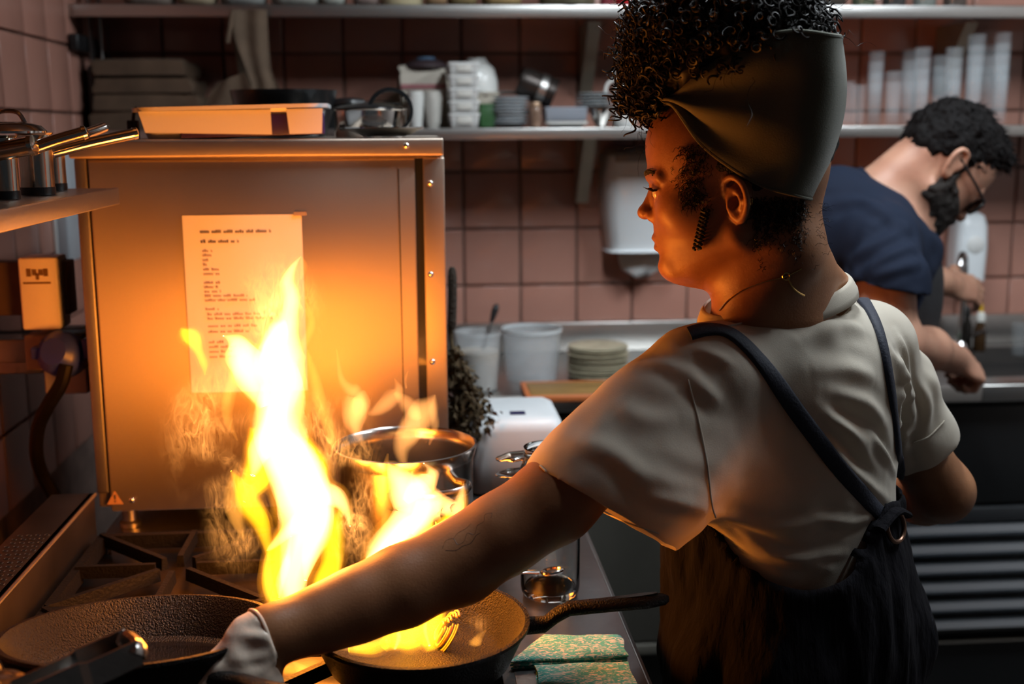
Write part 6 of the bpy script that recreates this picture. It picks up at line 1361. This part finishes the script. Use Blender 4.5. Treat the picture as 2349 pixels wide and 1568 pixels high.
# navy tee
NTEE = mat('navy_tee', (.0075, .0125, .027), .85, bump=.1, bscale=500, spec=.2)
S = Sculpt((.42, 2.02, .80), (1.25, 2.86, 1.58), .0045)
S.cone(P(2010, 545, 2.29), P(1975, 525, 2.54), .078, .074, .03); S.cone(P(1925, 500, 2.42), P(1985, 560, 2.42), .11, .12, .05)
S.cone(P(1985, 590, 2.42), P(1905, 900, 2.42), .148, .145, .05, flat=(unit((0, 1, 0)), 1.1)); S.cone(P(1900, 520, 2.42), P(1860, 700, 2.42), .09, .12, .05)
S.chain([P(2018, 560, 2.265), P(2036, 640, 2.215), P(2050, 720, 2.205)], [.072, .072, .074], .03); S.chain([P(1985, 540, 2.56), P(2005, 640, 2.65), P(2075, 660, 2.70)], [.066, .062, .062], .03)
pA, pB = P(1975, 652, 2.21), P(2118, 672, 2.21); X, Y, Z = np.meshgrid(*S.ax, indexing='ij', sparse=True)
nn_ = unit(np.cross(pB - pA, (0, 1, 0))); nn_ = nn_ if nn_[2] < 0 else -nn_
d_ = (X - pA[0]) * nn_[0] + (Y - pA[1]) * nn_[1] + (Z - pA[2]) * nn_[2]; ctr0 = P(2050, 690, 2.205); near = np.sqrt((X - ctr0[0]) ** 2 + (Y - ctr0[1]) ** 2 + (Z - ctr0[2]) ** 2) - .115
S.f = -smin(-S.f, -np.where(Y < 2.315, np.minimum(d_, -near), -1).astype(np.float32), 0)
# neck opening
na = unit(gl(-.03, 0, -.05) - nbm); nc = P(2000, 465, 2.42); S.f = -smin(-S.f, np.maximum(np.sqrt(np.maximum((X - nc[0]) ** 2 + (Y - nc[1]) ** 2 + (Z - nc[2]) ** 2 - ((X - nc[0]) * na[0] + (Y - nc[1]) * na[1] + (Z - nc[2]) * na[2]) ** 2, 0)) - .066, -.03 - ((X - nc[0]) * na[0] + (Y - nc[1]) * na[1] + (Z - nc[2]) * na[2])).astype(np.float32), .004)
S.half(P(2052, 425, 2.42), na, .006); S.half((0, 0, .84), (0, 0, -1))
Vx, Qx = S.mesh(); Vx = relax(Vx, Qx, 2, .5); N = vnormals(Vx, Qx); BMn = bvh_of(Vx, Qx); disp = .003 * vnoise(Vx, 13, 21) + .0015 * vnoise(Vx, 30, 22)
for pix, wd_, hg in [([(1950, 600), (2010, 560), (2080, 520)], .012, .007), ([(1965, 630), (2030, 590), (2090, 560)], .012, .007), ([(1990, 640), (2040, 620), (2100, 600)], .010, .006), ([(1900, 470), (1980, 460), (2050, 500)], .012, .005), ([(2000, 520), (1960, 600), (1950, 660)], .014, .007)]:
    q = np.array([c[0] for c in (cast(BMn, x, y) for x, y in cr(pix, 4)) if c[0] is not None])
    if len(q) > 1: d, t_ = seg_dist(Vx, q); disp += hg * np.exp(-(d / wd_) ** 2) * np.sin(PI * np.clip(t_, .05, .95)) - hg * .4 * np.exp(-((d - wd_ * 2) / wd_) ** 2)
Vx = Vx + N * disp[:, None]; mtee = nmesh('tee_shirt', Vx, Qx, NTEE, man); tag(mtee, 'navy short sleeved tee shirt')
tube('collar', [nc + na * .022 + (np.cross(na, unit((0, 1, .2))) * math.cos(q) + np.cross(na, np.cross(na, unit((0, 1, .2)))) * math.sin(q)) * .071 for q in np.linspace(0, 2 * PI, 40, endpoint=False)], .006, NTEE, mtee, 8, closed=True)
# black apron on his front and trousers
S = Sculpt((.42, 2.05, .0), (1.25, 2.85, 1.40), .007); BAP = mat('black_apron', (.012, .012, .014), .85, bump=.2, bscale=200)
S.cone(P(2005, 640, 2.42), P(1955, 1000, 2.42), .142, .150, .04); S.cone(P(1930, 950, 2.42), P(1920, 1150, 2.42), .16, .15, .04)
hxm = P(1915, 1100, 2.42)[0]
for s in (-1, 1): S.cone((hxm, 2.42 + s * .09, .75), (hxm, 2.42 + s * .10, .06), .095, .07, .04)
X, Y, Z = np.meshgrid(*S.ax, indexing='ij', sparse=True); zt0 = P(2060, 590, 2.42)[2]; S.f = -smin(-S.f, -(Z - zt0 + np.clip(P(2040, 640, 2.42)[0] - X, 0, .1) * 4.2).astype(np.float32) + 0 * Y, .006); S.half((0, 0, .03), (0, 0, -1))
Vx, Qx = S.mesh(); Vx = relax(Vx, Qx, 2, .5); nmesh('apron', Vx + vnormals(Vx, Qx) * (.003 * vnoise(Vx, 16, 7))[:, None], Qx, BAP, man)
for s in (-1, 1):
    c = np.array((hxm, 2.42 + s * .10, 0)); S = Sculpt(c - (.12, .1, 0), c + (.24, .1, .14), .007); S.cone(c + (0, 0, .045), c + (.14, 0, .03), .042, .035, .02); S.cone(c + (0, 0, .05), c + (0, 0, .11), .04, .04, .02); S.half((0, 0, .004), (0, 0, -1)); V_, Q_ = S.mesh(); nmesh('shoe', V_, Q_, BLACKP, man)
# ---------------------------------------------------------------- fire: glowing gas as emitting volumes
def flame_mat(name, col, s):
    m = bpy.data.materials.new(name); m.use_nodes = True; nt = m.node_tree; nt.nodes.clear(); o = nt.nodes.new('ShaderNodeOutputMaterial'); e = nt.nodes.new('ShaderNodeEmission'); e.inputs[0].default_value = (*col, 1); e.inputs[1].default_value = s
    nt.links.new(e.outputs[0], o.inputs['Volume']); return m
FW = flame_mat('white_hot_flame', (1, .43, .13), 220)
FY = flame_mat('yellow_flame', (1, .54, .006), 110)
FO = flame_mat('orange_flame', (1, .38, .05), 60)
FE = flame_mat('flame_rim', (1, .32, .015), 30)
FA = flame_mat('amber_flame', (1, .40, .10), 75)
FS = flame_mat('faint_flame', (1, .42, .12), 9)
def tongue(name, pts, Y, m, parent, ratio=.55, n=6, seed=0, seg=14, rough=.10, dY=0.):
    """a tapering lick of flame: (px, py, half-width px) along its spine, at depth Y"""
    r = np.random.default_rng(seed); C = cr([(x, y, w) for x, y, w in pts], n); C[:, 2] = np.maximum(C[:, 2] * 1.12, .8); N_ = len(C); g1 = np.gradient(C[:, :2], axis=0); th = np.unwrap(np.arctan2(g1[:, 1], g1[:, 0])); Rc = np.hypot(g1[:, 0], g1[:, 1]) / (np.abs(np.gradient(th)) + 1e-3); lim = np.minimum(C[:, 2], 1.3 * Rc + 1)
    lim = np.minimum(lim, np.minimum(np.roll(lim, 1) + 4, np.roll(lim, -1) + 4)); C[1:-1, 2] = lim[1:-1]; C[1:-1, 2] = (C[:-2, 2] + 2 * C[1:-1, 2] + C[2:, 2]) / 4; ys = Y + dY * np.linspace(0, 1, N_) + .006 * np.sin(np.linspace(0, 5, N_) + seed)
    c = np.array([P(C[i, 0], C[i, 1], ys[i]) for i in range(N_)]); T = np.gradient(c, axis=0); T /= np.linalg.norm(T, axis=1)[:, None] + 1e-12; V = []; sc = Y / F
    ph = r.uniform(0, 6, 6); amp = r.uniform(.4, 1, 6)
    for i in range(N_):
        a = np.cross(T[i], (0, 1, 0)); a /= np.linalg.norm(a) + 1e-9; d = np.cross(a, T[i]); w = C[i, 2] * sc; tw = .5 * math.sin(i * .35 + seed)
        for k in range(seg):
            q = 2 * PI * k / seg; f = 1 + rough * sum(amp[j] * math.sin((j + 1) * q + ph[j] + i * (.25 + .11 * j)) for j in range(4))
            V.append(c[i] + (a * math.cos(q) * w * f + d * math.copysign(abs(math.sin(q)) ** 2.4, math.sin(q)) * max(w * ratio, .0012) * 1.15))
    Fc = [(i * seg + k, i * seg + (k + 1) % seg, (i + 1) * seg + (k + 1) % seg, (i + 1) * seg + k) for i in range(N_ - 1) for k in range(seg)] + [tuple(range(seg))[::-1], tuple((N_ - 1) * seg + k for k in range(seg))]
    o = mesh(name, V, Fc, m, parent, True, True); bm = bmesh.new(); bm.from_mesh(o.data); bmesh.ops.recalc_face_normals(bm, faces=bm.faces[:])
    if bm.calc_volume(signed=True) < 0: bmesh.ops.reverse_faces(bm, faces=bm.faces[:])
    bm.to_mesh(o.data); bm.free(); return o
def fire_light(parent, px, py, Y, watt, rad, col=(1, .25, .014)):
    l = bpy.data.lights.new('flame_glow', 'POINT'); l.energy = watt; l.color = col; l.shadow_soft_size = rad; o = bpy.data.objects.new('flame_glow', l); COL.objects.link(o); o.location = P(px, py, Y) - np.array(parent.location); o.parent = parent
YF = 1.44
t = thing('pan_flame', 'tall white and yellow flame leaping from the skillet in front of the notice', 'flame', tuple(PZ(760, 1400, GZ + .02)))
k = 0
for mt, lst in [(FW, [
    [(690, 1400, 20), (668, 1340, 34), (690, 1260, 42), (705, 1180, 55), (680, 1100, 62), (645, 1020, 58), (640, 950, 48), (652, 880, 50), (640, 820, 52), (648, 770, 34), (664, 720, 20), (668, 680, 19), (660, 645, 14), (672, 612, 8), (690, 588, 1)],
    [(610, 930, 16), (580, 870, 36), (562, 825, 40), (545, 790, 26), (528, 776, 10), (512, 770, 1)],
    [(640, 1000, 22), (690, 1050, 34), (735, 1120, 28), (768, 1140, 24), (790, 1165, 13), (803, 1206, 1)],
    [(735, 1140, 10), (700, 1180, 22), (655, 1225, 14), (622, 1255, 7), (612, 1262, 1)],
    [(580, 1090, 6), (596, 1040, 26), (620, 1000, 32), (630, 960, 26), (640, 900, 20)],
    [(700, 1330, 4), (710, 1280, 18), (735, 1220, 26), (745, 1160, 22), (730, 1100, 8)],
    [(600, 860, 6), (620, 800, 22), (640, 760, 24), (655, 735, 4)],
    [(640, 1370, 3), (655, 1300, 10), (660, 1270, 8), (668, 1230, 3)]]),
  (FY, [
    [(668, 1400, 26), (640, 1350, 34), (636, 1300, 34), (655, 1250, 30), (690, 1200, 26), (700, 1160, 5)],
    [(725, 1390, 14), (745, 1340, 28), (762, 1290, 24), (765, 1230, 22), (775, 1185, 12), (785, 1160, 2)],
    [(560, 1150, 4), (585, 1110, 30), (598, 1060, 34), (588, 1010, 22), (574, 980, 3)],
    [(690, 890, 3), (690, 860, 10), (672, 825, 12), (655, 790, 8), (650, 765, 2)],
    [(470, 860, 1), (468, 835, 9), (455, 805, 11), (440, 775, 20), (424, 762, 13), (414, 752, 2)],
    [(620, 1290, 3), (600, 1200, 20), (570, 1150, 26), (550, 1110, 16), (530, 1080, 2)],
    [(700, 1000, 3), (735, 1060, 16), (728, 1100, 14), (700, 1130, 3)]]),
  (FO, [
    [(690, 640, 3), (696, 610, 9), (690, 585, 1)], [(628, 900, 2), (690, 800, 10), (715, 740, 9), (702, 690, 2)], [(640, 1405, 12), (622, 1370, 14), (612, 1300, 12), (618, 1260, 2)], [(770, 1340, 3), (778, 1290, 8), (765, 1240, 2)],
    [(545, 1010, 2), (520, 950, 12), (530, 880, 16), (545, 840, 8), (548, 800, 1)], [(740, 1060, 3), (760, 1000, 14), (735, 930, 16), (720, 860, 12), (705, 800, 2)], [(560, 1240, 3), (540, 1180, 20), (530, 1120, 14), (545, 1060, 2)]])]:
    for pts in lst:
        o_ = tongue('flame_tongue', pts, YF + .02 * math.sin(k * 2.3), mt, t, .55 if mt is FW else .5, seed=k)
        if mt is not FO: tongue('flame_edge', [(x, y, w * 1.16 + 5) for x, y, w in pts], YF + .02 * math.sin(k * 2.3), FE, o_, .6, seed=k)
        k += 1
# thin turbulent veils of burning vapour round the flames: emission thresholded from ridged noise
def veil_mat(name, col, s, scale, sharp, zs=.55):
    m = bpy.data.materials.new(name); m.use_nodes = True; nt = m.node_tree; nt.nodes.clear(); L = nt.links.new; N = nt.nodes.new
    def M(op, a, b=None, c=None):
        n = N('ShaderNodeMath'); n.operation = op
        for i, v in enumerate((a, b, c)):
            if v is None: continue
            if isinstance(v, (int, float)): n.inputs[i].default_value = v
            else: L(v, n.inputs[i])
        return n.outputs[0]
    o = N('ShaderNodeOutputMaterial'); e = N('ShaderNodeEmission'); e.inputs[0].default_value = (*col, 1); L(e.outputs[0], o.inputs['Volume'])
    tc = N('ShaderNodeTexCoord'); g = N('ShaderNodeTexGradient'); g.gradient_type = 'SPHERICAL'; L(tc.outputs['Object'], g.inputs[0])
    ge = N('ShaderNodeNewGeometry'); mp = N('ShaderNodeMapping'); mp.inputs['Scale'].default_value = (scale, scale, scale * zs); L(ge.outputs['Position'], mp.inputs[0])
    n1 = N('ShaderNodeTexNoise'); n1.inputs['Scale'].default_value = 1; n1.inputs['Detail'].default_value = 2.5; n1.inputs['Distortion'].default_value = 2.2; L(mp.outputs[0], n1.inputs[0])
    rd = M('SUBTRACT', 1.0, M('MULTIPLY', M('ABSOLUTE', M('SUBTRACT', n1.outputs[0], .5)), sharp)); rd = M('MAXIMUM', rd, 0.0); rd = M('POWER', rd, 2.0)
    mp2 = N('ShaderNodeMapping'); mp2.inputs['Scale'].default_value = (scale * .35,) * 3; L(ge.outputs['Position'], mp2.inputs[0]); n2 = N('ShaderNodeTexNoise'); n2.inputs['Scale'].default_value = 1; n2.inputs['Detail'].default_value = 1; L(mp2.outputs[0], n2.inputs[0])
    pt = M('MAXIMUM', M('MULTIPLY', M('SUBTRACT', n2.outputs[0], .42), 5.0), 0.0); pt = M('MINIMUM', pt, 1.0)
    d = M('MULTIPLY', M('MULTIPLY', rd, pt), M('POWER', g.outputs['Fac'], 2.0)); d = M('MULTIPLY', d, s); L(d, e.inputs[1]); return m
VEIL = veil_mat('burning_vapour', (1, .38, .08), 250, 52, 10, .42)
def veil(name, px, py, Y, wpx, hpx_, dep, parent, m):
    bm = bmesh.new(); bmesh.ops.create_icosphere(bm, subdivisions=2, radius=1.0); me = bpy.data.meshes.new(name); bm.to_mesh(me); bm.free(); o = link(name, me, m, parent); p = P(px, py, Y) - np.array(parent.location); o.location = p; o.scale = (wpx * Y / F, dep, hpx_ * Y / F); return o
for px, py, wp, hp_ in [(490, 1000, 150, 240), (550, 1200, 110, 150), (770, 1010, 130, 240), (825, 1190, 110, 150), (640, 720, 130, 170)]: veil('vapour_veil', px, py, YF, wp, hp_, .030, t, VEIL)
fire_light(t, 660, 1120, YF + .09, FLAME_W * 1.0, .05); fire_light(t, 650, 880, YF + .09, FLAME_W * .7, .04); fire_light(t, 690, 1300, YF + .03, FLAME_W * .35, .045); fire_light(t, 662, 700, YF + .09, FLAME_W * .18, .02); fire_light(t, 545, 830, YF + .09, FLAME_W * .2, .02)
t = thing('pan_flame', 'broad flame rising from the skillet behind the cook\'s forearm', 'flame', tuple(PZ(950, 1450, GZ + .02)))
k = 200
for mt, lst in [(FW, [
    [(890, 1380, 20), (880, 1320, 36), (888, 1270, 42), (925, 1215, 42), (950, 1170, 48), (930, 1120, 40), (905, 1085, 20), (890, 1062, 2)],
    [(940, 1220, 14), (985, 1165, 34), (1018, 1155, 34), (1036, 1178, 22), (1052, 1160, 15), (1060, 1128, 8), (1064, 1108, 1)],
    [(930, 1150, 10), (962, 1115, 28), (990, 1095, 20), (985, 1075, 8), (972, 1062, 1)],
    [(835, 1300, 4), (850, 1285, 14), (890, 1250, 22), (930, 1210, 22), (960, 1180, 10)], [(905, 1490, 3), (915, 1460, 6), (906, 1430, 2)], [(985, 1480, 3), (975, 1440, 5), (985, 1400, 2)]]),
  (FY, [
    [(880, 1488, 8), (900, 1466, 32), (945, 1440, 52), (985, 1405, 40), (1000, 1370, 12)], [(992, 1490, 14), (985, 1456, 26), (990, 1420, 20), (975, 1380, 6)], [(930, 1494, 26), (940, 1470, 50), (930, 1440, 40), (940, 1390, 20)], [(800, 1490, 8), (850, 1485, 18), (890, 1470, 14)],
    [(920, 1260, 6), (955, 1240, 26), (975, 1215, 26), (985, 1190, 10)], [(1000, 1200, 4), (1030, 1195, 24), (1055, 1180, 14), (1062, 1150, 2)], [(890, 1130, 3), (885, 1100, 12), (880, 1070, 2)]]),
  (FO, [[(870, 1350, 3), (885, 1180, 12), (880, 1110, 14), (890, 1040, 3)], [(1060, 1210, 2), (1068, 1150, 8), (1058, 1105, 1)], [(1075, 1490, 3), (1090, 1475, 14), (1100, 1460, 10), (1115, 1445, 2)], [(760, 1490, 3), (830, 1478, 14), (880, 1465, 10), (900, 1450, 2)]])]:
    for pts in lst:
        yy_ = (1.42 if pts[0][1] < 1400 else 1.315) + .015 * math.sin(k * 1.7); o_ = tongue('flame_tongue', pts, yy_, mt, t, .5, seed=k)
        if mt is not FO: tongue('flame_edge', [(x, y, w * 1.16 + 5) for x, y, w in pts], yy_, FE, o_, .6, seed=k)
        k += 1
veil('vapour_veil', 1075, 1440, 1.33, 70, 55, .025, t, VEIL); veil('vapour_veil', 830, 1465, 1.29, 90, 40, .025, t, VEIL)
fire_light(t, 950, 1180, 1.47, FLAME_W * .7, .04); fire_light(t, 950, 1425, 1.32, FLAME_W * .10, .02)
t = thing('pan_flame', 'thin orange flame licking above the stockpot rim', 'flame', tuple(P(880, 1060, 1.64)))
k = 400
for pts in [[(850, 1045, 2), (825, 1005, 10), (808, 965, 22), (815, 930, 30), (822, 905, 26), (800, 890, 14), (782, 865, 8), (772, 800, 1)], [(845, 950, 4), (868, 938, 16), (895, 918, 19), (915, 895, 13), (905, 868, 1)], [(905, 900, 5), (930, 922, 17), (950, 945, 18), (962, 962, 8)], [(930, 1075, 6), (922, 1030, 18), (938, 990, 30), (962, 955, 34), (985, 930, 24), (998, 905, 3)], [(985, 1020, 2), (998, 975, 10), (992, 935, 9), (998, 905, 1)], [(932, 890, 2), (930, 870, 4), (936, 850, 1)], [(880, 1060, 3), (905, 1075, 16), (900, 1105, 5)], [(815, 1000, 4), (822, 960, 20), (828, 920, 22), (835, 895, 4)]]:
    tongue('flame_tongue', pts, 1.64, FA, t, .4, seed=k); k += 1
t = thing('burner_flame', 'orange gas flame under the burning skillet at the picture bottom', 'flame', tuple(P(700, 1560, 1.36)))
for pts in [[(760, 1600, 10), (725, 1565, 16), (695, 1535, 12), (668, 1515, 1)], [(700, 1580, 3), (690, 1550, 8), (676, 1530, 1)]]: tongue('flame_tongue', pts, 1.36, FO, t, .6, seed=k); k += 1
